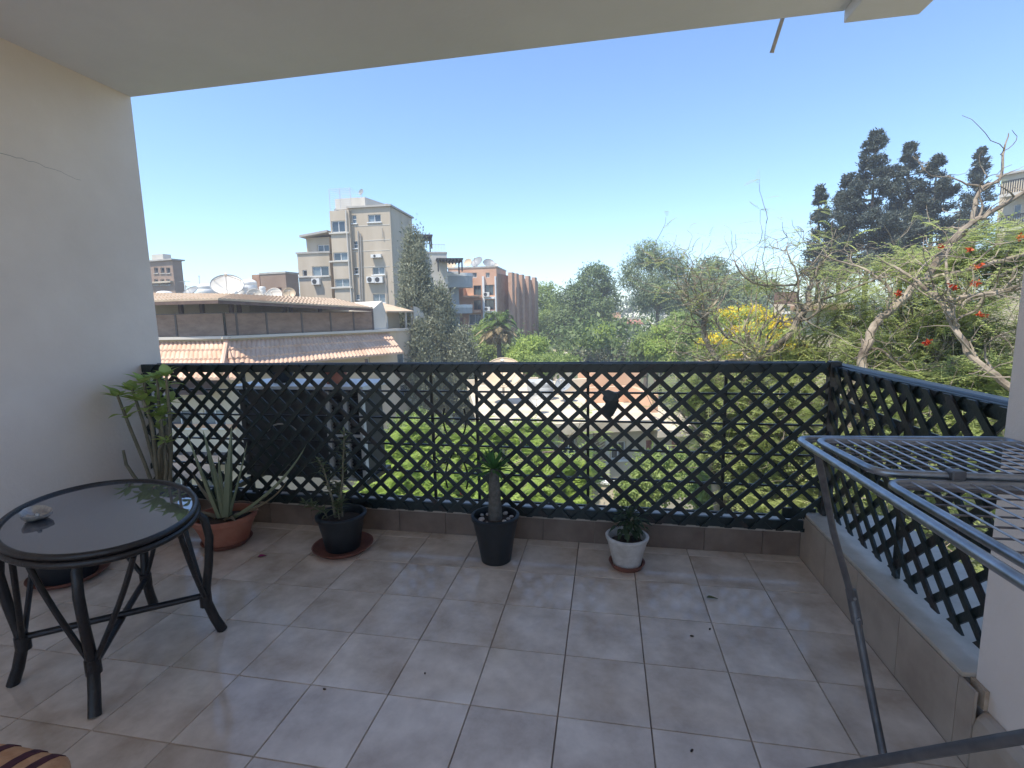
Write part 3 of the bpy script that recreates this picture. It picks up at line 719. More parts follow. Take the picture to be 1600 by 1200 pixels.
# ================================================================== DRYING RACK
RZ = 1.06
def rk_(px, py, z=RZ): return np.array(on_z(px, py, z))
dr = thing('drying_rack', 'silver metal laundry drying rack standing at the right', 'drying rack', (0.8, 1.2, 0))
ca = rk_(1246, 686); cb = rk_(1600, 911); ydir = unit(cb - ca); far = cb + ydir * 0.9
cc = rk_(1498, 683); 
def rounded(pts, r=0.04, n=5):
    out = [pts[0]]
    for i in range(1, len(pts) - 1):
        a, b, c = (np.array(pts[k], float) for k in (i - 1, i, i + 1)); d1 = unit(a - b); d2 = unit(c - b); p, q = b + d1 * r, b + d2 * r
        out += [(1 - s) ** 2 * p + 2 * s * (1 - s) * b + s * s * q for s in np.linspace(0, 1, n)]
    return out + [pts[-1]]
xr = 1.145
c_far = np.array([xr, ca[1] + 0.05, RZ]); 
MB().tube(rounded([far, ca + [0, 0.0, 0], c_far, np.array([xr, 1.60, RZ])], 0.035), 0.0105, 10).build('outer_frame', m_rack, dr, True)
# inner wing frames with wires
def wing(x0, x1, y0, y1, z, nx, ny, dull):
    fr = MB(); fr.tube(rounded([np.array([x1, y1, z]), np.array([x0, y1, z]), np.array([x0 + 0.02, y0, z]), np.array([x1, y0 - 0.01, z])], 0.045), 0.0095, 10)
    w = fr.build('wing_frame', m_rack, dr, True)
    for i in range(nx):
        x = x0 + 0.05 + (x1 - x0 - 0.06) * i / max(1, nx - 1); MB().tube([(x, y1, z + 0.004), (x + 0.004, y0, z + 0.004)], 0.0022, 6).build('wire', m_wire, w, True)
    for i in range(ny):
        y = y0 + 0.04 + (y1 - y0 - 0.07) * i / max(1, ny - 1); MB().tube([(x0 + 0.01, y, z - 0.002), (x1, y, z - 0.002)], 0.0022, 6).build('wire', m_rackd, w, True)
    return w
wing(0.615, xr - 0.01, 1.285, 1.600, RZ + 0.002, 14, 8, False)
wing(0.640, xr - 0.01, 0.30, 1.262, RZ - 0.012, 12, 18, False)
MB().tube([(0.655, 1.272, RZ - 0.022), (xr, 1.262, RZ - 0.022)], 0.011, 8).build('cross_bar', m_rackd, dr, True)
MB().box((0.775, 1.262, RZ - 0.02), (0.805, 1.292, RZ + 0.018)).build('pivot', m_rackd, dr, bevel=0.004)
lg = [rk_(1276, 702, 1.045), rk_(1302, 830, 0.72), rk_(1334, 945, 0.46), rk_(1358, 1070, 0.22), rk_(1382, 1190, 0.012)]
MB().tube(lg[:3], 0.0105, 10).build('leg', m_rackd, dr, True)
MB().tube(lg[2:], 0.0125, 10).build('leg', m_rackd, dr, True)
j0 = lg[2]; dj = unit(lg[3] - lg[2]); MB().tube([j0 - dj * 0.05, j0 + dj * 0.06], 0.0165, 10).build('joint', m_rackd, dr, True)
for s in (-0.03, 0.035):
    q = j0 + dj * s; MB().tube([q + np.array([0.0, -0.022, 0]), q + np.array([0.0, 0.022, 0])], 0.005, 8).build('rivet', m_rack, dr, True)
ba = at(1290, 1203, 1.42); bb = at(1600, 1151, 0.98); bd = bb - ba
MB().tube([ba - bd * 0.15, bb + bd * 0.6], 0.0125, 10).build('lower_bar', m_rackd, dr, True)
ll = [np.array([0.66, 0.34, RZ - 0.02]), np.array([0.80, 0.30, 0.5]), np.array([0.92, 0.28, 0.012])]
MB().tube(ll, 0.0115, 10).build('leg', m_rackd, dr, True)

# ================================================================== LITTER ON THE FLOOR
def flake(name, label, cat, px, py, L, Wd, ang, m):
    p = on_z(px, py, 0.003); mb = MB(); sheet_leaf(mb, p - np.array([0, 0, -0.003]), (math.cos(ang), math.sin(ang), 0.05), (0, 0, 1), L, Wd, 0.05, 0.25, 5)
    me_ = mb.build(name, m); me_.modifiers.new('solid', 'SOLIDIFY').thickness = 0.0012; return tag(me_, label, cat)
flake('fallen_leaf', 'small green fallen leaf lying alone on the floor tiles', 'leaf', 1104, 934, 0.055, 0.022, -0.1, leafmat('leaf_fallen', (0.10, 0.11, 0.04), (0.14, 0.15, 0.06), 0.2))
flake('fallen_petal', 'magenta petal lying on the floor right of the aloe pot', 'petal', 403, 871, 0.05, 0.03, 0.6, leafmat('petal', (0.25, 0.02, 0.10), (0.35, 0.05, 0.16), 0.3))
for i, (px, py, L, lb) in enumerate([(1081, 994, 0.014, 'dark crumb on the tiles below the fallen leaf, the left one'), (1109, 983, 0.012, 'dark crumb on the tiles close below the fallen leaf'), (664, 1052, 0.010, 'dark speck on the middle of a front tile'), (507, 1077, 0.012, 'dark speck beside a grout line at front left'), (1081, 1173, 0.012, 'dark speck near the bottom edge of the floor')]):
    p = on_z(px, py, 0.002); mb = MB().lathe([(L * .2, 0), (L * .5, L * .15), (L * .45, L * .35), (L * .1, L * .45)], (p[0], p[1], 0.0004), 7, 1.3, 0.7, i)
    tag(mb.build('crumb', m_soil), lb, 'crumb', 'crumbs on the floor')

# ================================================================== OUTSIDE: GROUND
GZ = -10.0
struct('ground', MB().box((-240, -60, GZ - 1), (240, 290, GZ)), m_ground)
struct('own_building_base', MB().box((-6, -5, GZ), (6, 3.26, -0.31)), m_beige2)

def pl(px, d, py=490): p = at(px, py, d); return (p[0], p[1])
def zat(px, py, d): return at(px, py, d)[2]

# ------------------------------------------------------------------ near left building with the tiled skirt roof
FA = Fac(pl(350, 25.0), pl(120, 25.9))       # face towards us, running left
FB = Fac(pl(350, 25.0), pl(606, 33.0))       # face receding to the right
bA = thing('apartment_house', 'low beige house with terracotta tile skirt and brown roof screens behind the lattice', 'building', (*pl(400, 30), GZ))
zl = zat(350, 525, 25.0)     # ledge under the screens
zt = zat(350, 489, 25.0)     # top of the screens
ze = zat(350, 469, 24.0)     # eave of the upper roof
LA, LB = FA.len, FB.len
cor = FA.p0
# lower walls
hA = [FA.rect(262, 640, 300, 668), FA.rect(318, 640, 352, 668), FA.rect(262, 735, 300, 775), FA.rect(318, 735, 352, 775)]
mb = MB(); FA.wall(mb, 0.0, LA, GZ, zl - 0.05, hA); FA.box(mb, 0.302, LA, GZ, zl - 0.06, -6, -0.301); mb.build('wall', m_beige2, bA)
hB = [FB.rect(570, 559, 578, 572), FB.rect(470, 600, 500, 640)]
mb = MB(); FB.wall(mb, 0.0, LB + 0.6, GZ, zl - 0.05, hB); FB.box(mb, 0.0, LB + 0.6, GZ, zl - 0.06, -8, -0.302); mb.build('wall', m_beige2, bA)
for i, h in enumerate(hA): window(bA, FA, h, cols=2, gm=m_glass if i != 1 else m_glassb)
for h in hB: window(bA, FB, h, cols=1, gm=m_glass)
mb = MB(); FA.box(mb, -0.1, LA, zat(300, 672, 25.4), zat(300, 660, 25.4) - .2, 0.002, 0.12); mb.build('wall_band', m_peach, bA)
# awning over the lower windows
aw = MB(); r = FA.rect(255, 706, 360, 728); P = FA.P
ks = 8
for k in range(ks):
    a0, a1 = k / ks * 1.4, (k + 1) / ks * 1.4
    n0_, z0_ = 1.3 * math.sin(a0), r[3] - (1 - math.cos(a0)) * 1.2; n1_, z1_ = 1.3 * math.sin(a1), r[3] - (1 - math.cos(a1)) * 1.2
    aw.hexa([P(r[0], z0_ - .03, n0_), P(r[1], z0_ - .03, n0_), P(r[1], z1_ - .03, n1_), P(r[0], z1_ - .03, n1_), P(r[0], z0_, n0_), P(r[1], z0_, n0_), P(r[1], z1_, n1_), P(r[0], z1_, n1_)])
aw.build('awning', m_perg, bA)
r = FA.rect(258, 596, 345, 612); aw = MB()
aw.hexa([P(r[0], r[2], 1.1), P(r[1], r[2], 1.1), P(r[1], r[3], 0.002), P(r[0], r[3], 0.002), P(r[0], r[2] + .05, 1.1), P(r[1], r[2] + .05, 1.1), P(r[1], r[3] + .05, 0.002), P(r[0], r[3] + .05, 0.002)])
aw.build('awning', m_wood, bA)
# ledge
mb = MB(); FA.box(mb, -0.32, LA, zl - 0.14, zl, -0.3, 0.32); mb.build('ledge', m_beige3, bA)
mb = MB(); FB.box(mb, -0.31, LB + 0.6, zl - 0.143, zl - 0.003, -0.3, 0.315); mb.build('ledge', m_beige3, bA)
# tile skirt: courses of barrel tiles stepping out and down
def tile_skirt(fac, u0, u1, z_top, out0, rise, run, courses, pitch, hip0=0.0, hip1=0.0, nm='tile_course', m=m_rtile):
    for c in range(courses):
        mb = MB(); za = z_top - rise * c; zb = za - rise; na = out0 + run * c; nb = na + run + 0.06
        ua0, ua1 = u0 - hip0 * (na), u1 + hip1 * na
        nt = int((ua1 - ua0) / pitch)
        vs = []; sub = 4
        for i in range(nt * sub + 1):
            u = ua0 + (ua1 - ua0) * i / (nt * sub); bmp = abs(math.sin(math.pi * i / sub)) * 0.075
            ush = hip0 * run * (1 - (u - ua0) / (ua1 - ua0)) if hip0 else 0.0
            vs += [P_(fac, u, za + bmp, na), P_(fac, u - ush, zb + bmp + 0.05, nb), P_(fac, u - ush, zb - 0.03, nb - 0.01)]
        k = nt * sub
        mb.add(vs, [(3 * i, 3 * i + 3, 3 * i + 4, 3 * i + 1) for i in range(k)] + [(3 * i + 1, 3 * i + 4, 3 * i + 5, 3 * i + 2) for i in range(k)])
        mb.build(nm, m, bA)
def P_(f, u, z, n): return f.P(u, z, n)
tile_skirt(FA, 0.0, LA, zl - 0.30, 0.05, 0.42, 0.44, 4, 0.24, 1.0, 0)
tile_skirt(FB, 0.0, LB, zl - 0.30, 0.05, 0.42, 0.44, 3, 0.24, 0.62, 0)
hip = [cor + (FA.n + FB.n * 0.9) * s + np.array([0, 0, zl - 0.22 - 0.95 * s]) for s in np.linspace(0.0, 1.5, 8)]
MB().tube(hip, 0.12, 8).build('hip_ridge', m_rtile, bA, True)
# brown screens round the roof terrace
def screens(fac, L, n0, cuts, lo, hi):
    prev = lo
    for c in cuts + [hi]:
        mb = MB(); fac.box(mb, prev + 0.05, c - 0.05, zl + 0.02, zt - 0.03, n0 - 0.03, n0); mb.build('screen_panel', m_screen, bA)
        mb = MB(); fac.box(mb, c - 0.045, c + 0.045, zl, zt + 0.03, n0 - 0.05, n0 + 0.03); mb.build('screen_post', m_screenf, bA)
        prev = c
    mb = MB(); fac.box(mb, lo, hi, zt - 0.028, zt + 0.02, n0 - 0.04, n0 + 0.02); mb.build('screen_rail', m_screenf, bA)
screens(FA, LA, 0.0, [FA.hit(275, 505)[0]], 0.05, LA)
screens(FB, LB, -0.02, [FB.hit(x, 503)[0] for x in (370, 417, 472, 517, 553)], 0.02, FB.hit(583, 500)[0])
# terrace posts and the dark soffit with sand coloured tiled roof
for px in (264, 298, 345): u = FA.hit(px, 485)[0]; mb = MB(); FA.box(mb, u - .09, u + .09, zt - 0.8, ze + 0.12, -0.9, -0.72); mb.build('terrace_post', m_wood, bA)
for px in (362, 374, 445, 455, 500): u = FB.hit(px, 485, -0.8)[0]; mb = MB(); FB.box(mb, u - .09, u + .09, zt - 0.8, ze + 0.06, -0.9, -0.72); mb.build('terrace_post', m_wood, bA)
mb = MB(); FA.box(mb, 0.6, LA, zl - .06, ze + 0.3, -5.8, -3.0); mb.build('terrace_wall', m_beige2, bA)
mb = MB(); FB.box(mb, 3.2, LB + 0.3, zl - .06, ze - 0.2, -6.8, -2.6); mb.build('terrace_wall', m_beige2, bA)
u_end = FB.hit(580, 487, 0.5)[0]; OV = 0.7
eA = FA.P(LA, ze, OV); eC = cor + (FA.n + FB.n * 0.8) * OV + np.array([0, 0, ze]); eB = FB.P(u_end, ze - 0.42, OV)
rA = FA.P(LA, ze + 0.70, -4.0); rC = cor - (FA.n * 2.6 + FB.n * 2.6) + np.array([0, 0, ze + 0.50]); rB = FB.P(u_end, ze + 0.30, -3.4)
def slab(pts, th, nm, m):
    mb = MB(); pts = [np.array(p) for p in pts]; n_ = len(pts)
    mb.add([p - [0, 0, th] for p in pts] + pts, [tuple(range(n_))[::-1], tuple(range(n_, 2 * n_))] + [(i, (i + 1) % n_, n_ + (i + 1) % n_, n_ + i) for i in range(n_)])
    return mb.build(nm, m, bA)
slab([eC, eA, rA, rC], 0.16, 'roof_deck', m_wood); slab([eB, eC + [0, 0, -0.004], rC + [0, 0, -0.004], rB], 0.16, 'roof_deck', m_wood)
def tile_sheet(q, pitch, nm, m):
    """rows of tiles over a quad q = eave0, eave1, ridge1, ridge0"""
    a, b, c, d = (np.array(p) for p in q); nrow = 9
    for r_ in range(nrow):
        s0, s1 = r_ / nrow, (r_ + 1) / nrow; p0_, p1_ = a + (d - a) * s0, b + (c - b) * s0; q0_, q1_ = a + (d - a) * s1, b + (c - b) * s1
        k = max(6, int(np.linalg.norm(p1_ - p0_) / pitch)) * 2; vs = []
        for i in range(k + 1):
            t_ = i / k; h = 0.05 if i % 2 else 0.0
            vs += [p0_ + (p1_ - p0_) * t_ + [0, 0, 0.03 + 0.05 + h], q0_ + (q1_ - q0_) * t_ + [0, 0, 0.03 + h], p0_ + (p1_ - p0_) * t_ + [0, 0, 0.004]]
        mb = MB(); mb.add(vs, [(3 * i, 3 * i + 3, 3 * i + 4, 3 * i + 1) for i in range(k)] + [(3 * i + 2, 3 * i + 5, 3 * i + 3, 3 * i) for i in range(k)])
        mb.build(nm, m, bA)
tile_sheet((eA, eC, rC, rA), 0.22, 'tile_course', m_rtile2); tile_sheet((eC, eB, rB, rC), 0.22, 'tile_course', m_rtile2)
# pale gable at the right end and the wing beyond
g0, g1, g2 = FB.P(u_end + 0.05, 0, 0.3), FB.P(FB.hit(606, 500)[0], 0, -0.2), FB.P(FB.hit(606, 500)[0], 0, -3.0)
ga = FB.hit(583, 500)[0]; gb = FB.hit(604, 500)[0]; gz = FB.hit(594, 470)[1]
mb = MB(); mb.add([FB.P(ga, zl, -0.06), FB.P(gb, zl, -0.06), FB.P(gb, FB.hit(604, 487)[1], -0.06), FB.P((ga + gb) / 2 + .3, gz, -0.06), FB.P(ga, FB.hit(583, 484)[1], -0.06),
                   FB.P(ga, zl, -3.0), FB.P(gb, zl, -3.0), FB.P(gb, FB.hit(604, 487)[1], -3.0), FB.P((ga + gb) / 2 + .3, gz, -3.0), FB.P(ga, FB.hit(583, 484)[1], -3.0)],
                  [(0, 1, 2, 3, 4), (9, 8, 7, 6, 5), (0, 5, 6, 1), (1, 6, 7, 2), (2, 7, 8, 3), (3, 8, 9, 4), (4, 9, 5, 0)]); mb.build('gable', m_beige3, bA)
FW = Fac(pl(606, 33.2), pl(662, 36.0))
bW = thing('house_wing', 'beige side wing with small tiled porch between the tiled house and the grey green tree', 'building', (*pl(630, 36), GZ))
zw = FW.hit(630, 514)[1]; hW = [FW.rect(621, 552, 633, 574), FW.rect(626, 600, 640, 625)]
mb = MB(); FW.wall(mb, 0.02, FW.len, GZ, zw, hW); FW.box(mb, 0.02, FW.len, GZ, zw - 0.02, -5, -0.301); mb.build('wall', m_beige, bW)
for h in hW: window(bW, FW, h, cols=1)
mb = MB(); FW.box(mb, -0.05, FW.len, zw - 0.12, zw + 0.05, -0.4, 0.1); mb.build('ledge', m_beige3, bW)
mb = MB(); FW.box(mb, 0.4, FW.len * 0.75, zw, FW.hit(630, 485)[1], -4.5, -1.6); mb.build('porch_wall', m_beige2, bW)
zp = FW.hit(630, 480)[1]; mb = MB(); mb.hexa([FW.P(0.1, zp - .35, -0.2), FW.P(2.6, zp - .35, -0.2), FW.P(2.6, zp + .35, -3.5), FW.P(0.1, zp + .35, -3.5), FW.P(0.1, zp - .25, -0.2), FW.P(2.6, zp - .25, -0.2), FW.P(2.6, zp + .45, -3.5), FW.P(0.1, zp + .45, -3.5)])
mb.build('porch_roof', m_rtile2, bW)
for u in (0.2, 2.0): mb = MB(); FW.box(mb, u, u + .1, zw + .05, zp - .3, -0.5, -0.4); mb.build('porch_post', m_pipew, bW)
r = FW.rect(624, 494, 631, 512); window(bW, FW, r, n0=-1.6 + .16, cols=1, gm=m_glassb, sill=False)
cv = MB(); vs = []
for k in range(10):
    a = k / 9 * math.pi / 2; u = 2.7 + 1.3 * math.sin(a); z = zw + 0.05 + 1.5 * math.cos(a) ** 0.9
    vs += [FW.P(u, z, -0.3), FW.P(u, zw + 0.052, -0.3), FW.P(u, z, -0.6), FW.P(u, zw + 0.052, -0.6)]
cv.add(vs, [(4 * i, 4 * i + 1, 4 * i + 5, 4 * i + 4) for i in range(9)] + [(4 * i + 2, 4 * i + 6, 4 * i + 7, 4 * i + 3) for i in range(9)] + [(4 * i, 4 * i + 4, 4 * i + 6, 4 * i + 2) for i in range(9)])
cv.build('curved_parapet', m_beige3, bW)

# ------------------------------------------------------------------ rooftop equipment
def dish(name, label, c, D, aim, m, mast_to=None, rim=None, depth=0.16, feed=True, group='satellite dishes on the roofs', ring=False):
    c = np.array(c); aim = unit(np.array(aim, float)); base = c.copy(); base[2] = mast_to if mast_to is not None else c[2] - D * 0.7
    t = thing(name, label, 'satellite dish', tuple(base), group)
    x = unit(np.cross([0, 0, 1], aim)); y = np.cross(aim, x); nr, k = 7, 30; vs = []
    for side in (0, 1):
        for i in range(nr + 1):
            r = D / 2 * i / nr; w = depth * D * ((i / nr) ** 2 - 0.9) - side * 0.02 * D
            for j in range(k):
                a = 2 * math.pi * j / k; vs.append(c + (x * math.cos(a) + y * math.sin(a)) * max(r, 0.002) + aim * w)
    fs = []; S = (nr + 1) * k
    for i in range(1 if ring else 0, nr):
        if ring and i < nr - 1: continue
        for j in range(k):
            fs.append((i * k + j, i * k + (j + 1) % k, (i + 1) * k + (j + 1) % k, (i + 1) * k + j)); fs.append((S + (i + 1) * k + j, S + (i + 1) * k + (j + 1) % k, S + i * k + (j + 1) % k, S + i * k + j))
    for j in range(k): fs.append((nr * k + j, nr * k + (j + 1) % k, S + nr * k + (j + 1) % k, S + nr * k + j))
    mb = MB(); mb.add(vs, fs); mb.build('reflector', m, t, True)
    rm = MB(); rm.tube([c + (x * math.cos(a) + y * math.sin(a)) * D * 0.503 + aim * depth * D * 0.09 for a in np.linspace(0, 2 * math.pi, 33)], 0.012 * D + 0.008, 6, False); rm.build('rim', rim or m, t, True)
    back = c - aim * D * (depth + 0.04)
    MB().tube([back, base * [1, 1, 0] + np.array([0, 0, back[2] - D * 0.1]) if abs(back[2] - base[2]) > D * .2 else back, base], 0.022 * D + 0.015, 8).build('mast', m_pipe, t, True)
    if feed:
        fp = c + aim * D * 0.42; f = MB()
        for a in (math.pi * 1.5, math.pi / 6, math.pi * 5 / 6): f.tube([c + (x * math.cos(a) + y * math.sin(a)) * D * 0.46, fp], 0.010 * D + 0.004, 5)
        f.build('feed_arm', m_pipe, t); MB().tube([fp - aim * .05 * D, fp + aim * 0.06 * D], 0.04 * D, 8).build('feed_horn', m_pipew, t, True)
    return t
def tank(label, c, r, h, dome=True, m=m_tank, group='white water tanks on the tiled house roof'):
    t = thing('water_tank', label, 'water tank', c, group)
    pr = [(r * .96, 0.0), (r, 0.05), (r, h * .3), (r * .97, h * .33), (r, h * .36), (r, h * .64), (r * .97, h * .67), (r, h * .7), (r, h * .85)]
    MB().lathe(pr, c, 28).build('body', m, t, True)
    MB().lathe([(r, h * .85), (r * .85, h * .96), (r * .5, h * 1.03), (r * .22, h * 1.05), (0.02, h * 1.05)] if dome else [(r, h * .85), (r * 1.02, h * .9), (r * .8, h), (0.02, h)], c, 28).build('lid', m, t, True)
    return t
dA = 31.0
zr = zat(400, 468, dA) - 0.3
p = at(355, 445, 29.5); dish('satellite_dish', 'largest pale mesh dish tilted on the tiled house roof', p, 1.75, (0.40, -0.55, 0.70), m_dish, zat(350, 466, 29.5), m_dishd, 0.14)
p = at(297, 455, 31); dish('satellite_dish', 'small grey dish near the far left of the tiled roof', p, 0.95, (-0.1, -0.6, 0.75), m_dishd, zat(297, 466, 31))
p = at(398, 462, 31); dish('satellite_dish', 'pale dish right below the white tanks', p, 0.9, (0.55, -0.75, 0.38), m_dish, zat(398, 472, 31))
p = at(412, 465, 31.5); dish('satellite_dish', 'little pale dish squeezed between two bigger ones', p, 0.5, (-0.1, -0.9, 0.4), m_dish, zat(410, 472, 31.5))
p = at(428, 461, 31); dish('satellite_dish', 'pale dish on the right of the tank group', p, 0.95, (0.25, -0.85, 0.45), m_dish, zat(426, 472, 31))
p = at(452, 458, 33); dish('satellite_dish', 'tan dish at the right end of the tiled roof', p, 0.75, (0.5, -0.75, 0.42), m_disht, zat(452, 467, 33))
for (px, py, d, r, h, lb, dm) in [(381, 468, 31.5, .30, .80, 'slim white tank beside the largest dish', False), (391, 462, 33.5, .48, .98, 'round white domed tank behind the slim tank', True), (411, 463, 33, .20, .62, 'narrow pale tank with a cap right of the domed tank', False),
                              (326, 466, 34, .60, .90, 'squat cream tank on the left of the largest dish', True), (258, 468, 31, .42, .5, 'low white tank beside the left wall edge', True)]:
    p = at(px, py, d); tank(lb, (p[0], p[1], p[2] - 0.05), r, h * 1.1, dm)
p = at(291, 466, 33); t = thing('tv_antenna', 'thin metal television aerial above the tiled roof', 'antenna', tuple(p))
MB().tube([p, p + [0, 0, 1.15]], 0.015, 6).build('mast', m_pipe, t); MB().tube([p + [-.4, 0, 1.08], p + [.4, 0, 1.08]], 0.012, 5).build('boom', m_pipe, t)
for s in (-.35, -.2, 0, .2, .35): MB().tube([p + [s, -.12, 1.08], p + [s, .12, 1.08]], 0.008, 5).build('element', m_pipe, t)
p = at(314, 462, 34); t = thing('roof_pole', 'thin bare pole beside the cream tank', 'pole', tuple(p)); MB().tube([p, p + [0, 0, 1.3]], 0.02, 6).build('pole', m_pipe, t); MB().tube([p + [0, 0, 1.25], p + [0, 0, 1.34]], 0.035, 6).build('cap', m_pipe, t)

# generic block of a building on a facade
def block(parent, fac, x0, x1, ytop, zbot, deep, holes, m, n0=0.0, cornice=None, nm='wall', yref=None):
    u0, _ = fac.hit(x0, ytop, n0); u1, _ = fac.hit(x1, ytop, n0); z1 = fac.hit((x0 + x1) / 2, ytop, n0)[1]
    if u0 > u1: u0, u1 = u1, u0
    hs = [(max(h[0], u0 + .05), min(h[1], u1 - .05), h[2], h[3]) for h in holes]
    mb = MB(); fac.wall(mb, u0, u1, zbot, z1, hs, 0.3, n0); fac.box(mb, u0, u1, zbot, z1 - 0.01, n0 - deep, n0 - 0.301); mb.build(nm, m, parent)
    if cornice:
        c = MB(); fac.box(c, u0 - cornice, u1 + cornice, z1 - 0.005, z1 + 0.16, n0 - deep - cornice, n0 + cornice); c.build('roof_edge', m_pipe, parent)
    return u0, u1, z1, hs

# ------------------------------------------------------------------ tall beige building
FT = Fac(pl(463, 49.4), pl(609, 48.0))
FS = Fac(pl(609, 48.0), pl(637, 52.5))
bT = thing('apartment_tower', 'tall stepped beige apartment building with many windows and rooftop cabin', 'building', (*pl(560, 52), GZ))
WIN = dict(main=[(575, 335, 595, 347), (582, 417, 601, 429), (583, 459, 602, 473), (550, 336, 557, 349), (552, 376, 559, 388), (553, 418, 560, 428), (556, 460, 564, 468)],
           tower=[(521, 346, 542, 364), (524, 395, 546, 408), (526, 436, 549, 449), (528, 476, 550, 490)], up=[(492, 381, 512, 393)], low=[(488, 416, 514, 432), (473, 422, 480, 432)])
H = {k: [FT.rect(*w) for w in v] for k, v in WIN.items()}
a = block(bT, FT, 545, 609, 324, GZ, 6.0, H['main'], m_beige, 0.0, 0.18)
for i, h in enumerate(a[3]): window(bT, FT, h, cols=2 if i < 3 else 1, rows=1 if i < 3 else 2, fw=0.055)
a = block(bT, FT, 514.5, 545, 329, GZ, 5.5, H['tower'], m_beige, 0.35)
for h in a[3]: window(bT, FT, h, n0=0.35, cols=2, fw=0.07)
a = block(bT, FT, 478, 514, 371, GZ, 5.0, H['up'], m_beige, -0.5)
for h in a[3]: window(bT, FT, h, n0=-0.5, cols=2, fw=0.07)
c = MB(); q0, q1 = FT.hit(472, 372, -.2), FT.hit(515, 364, -.2)
c.hexa([FT.P(q0[0], q0[1], .3), FT.P(q1[0], q1[1], .3), FT.P(q1[0], q1[1], -5), FT.P(q0[0], q0[1], -5), FT.P(q0[0], q0[1] + .2, .3), FT.P(q1[0], q1[1] + .2, .3), FT.P(q1[0], q1[1] + .2, -5), FT.P(q0[0], q0[1] + .2, -5)]); c.build('sloping_roof', m_pipe, bT)
a = block(bT, FT, 464, 514.3, 396, GZ, 4.5, H['low'], m_beige, 0.02, 0.1)
for i, h in enumerate(a[3]): window(bT, FT, h, n0=0.02, cols=2 if i == 0 else 1, fw=0.07, gm=None if i == 0 else m_dark)
# horizontal bands and sills
for (x0, x1, y, n0) in [(463, 516, 433, .02), (515, 546, 365, .35), (515, 547, 409, .35), (518, 551, 450, .35), (547, 609, 354, 0), (548, 609, 377, 0), (550, 609, 393, 0), (552, 609, 418, 0)]:
    u0, z = FT.hit(x0, y, n0); u1, _ = FT.hit(x1, y, n0); c = MB(); th = .07 if x0 < 546 else .03
    FT.box(c, u0, u1, z - th, z + th, n0 + 0.002, n0 + (.14 if x0 < 546 else .02)); c.build('band', m_beige3, bT)
# side face windows, side recess
hS = [FS.rect(628, 345, 634, 354), FS.rect(620, 336, 624, 363)]
uS1 = FS.hit(637, 337)[0]
mb = MB(); FS.wall(mb, 0.05, uS1, GZ, zat(609, 323, 48.0), hS, 0.3, 0.32); FS.box(mb, 0.4, uS1, GZ, zat(609, 323.5, 48.0), -.25, 0.018); mb.build('side_wall', m_beige, bT)
for h in hS: window(bT, FS, h, n0=.32, cols=1, gm=m_dark, sill=False, fm=m_pipe)
# rooftop cabin, mesh cage, mast
FC = Fac(pl(549, 50.5), pl(575, 49.8)); a = block(bT, FC, 549, 570, 309, zat(560, 330, 50.2), 3.5, [FC.rect(556, 322, 566, 326)], m_beige3, 0.0, nm='roof_cabin')
for h in a[3]: window(bT, FC, h, cols=1, gm=m_dark, sill=False, fm=m_dark)
FC2 = Fac(pl(570.2, 50.0), pl(592, 53.0)); mb = MB(); FC2.box(mb, 0.05, FC2.len, zat(570, 330, 50), zat(580, 317, 51), -2.5, 0.0); mb.build('roof_cabin', m_beige3, bT)
cg = thing('roof_cage', 'pale wire cage on the roof of the tall beige building', 'cage', (*pl(530, 50), zat(530, 329, 50)))
ct = zat(530, 304, 49.6); c0 = FT.hit(515.5, 320, -.2)[0]; c1 = FT.hit(548, 320, -.2)[0]; zb = FT.hit(530, 329, -.2)[1]
for (u, n_) in [(c0, -.2), (c1, -.2), (c0, -2.6), (c1, -2.6), ((c0 + c1) / 2, -.2), ((c0 + c1) / 2, -2.6)]:
    MB().tube([FT.P(u, zb - .1, n_), FT.P(u, ct, n_)], 0.025, 5).build('post', m_pipew, cg)
wm = MB()
for k in range(13):
    z = zb + (ct - zb) * k / 12; wm.tube([FT.P(c0, z, -.2), FT.P(c1, z, -.2)], .007, 4); wm.tube([FT.P(c0, z, -2.6), FT.P(c1, z, -2.6)], .007, 4)
for k in range(22):
    u = c0 + (c1 - c0) * k / 21; wm.tube([FT.P(u, zb, -.2), FT.P(u, ct, -.2)], .006, 4); wm.tube([FT.P(u, ct, -.2), FT.P(u, ct, -2.6)], .006, 4)
tag(wm.build('wire_mesh', m_mesh, cg), kind='stuff')
p = at(564, 300, 50.5); dish('satellite_dish', 'ring shaped dish high on the cabin of the tall building', p, 0.62, (-0.3, -0.9, 0.3), m_dishd, zat(564, 309, 50.5), m_dishd, 0.12)
p = at(526, 328, 49.2); dish('satellite_dish', 'half hidden dish inside the wire cage on the roof', p, 0.5, (0.1, -0.8, 0.6), m_dishd, zat(526, 332, 49.2))
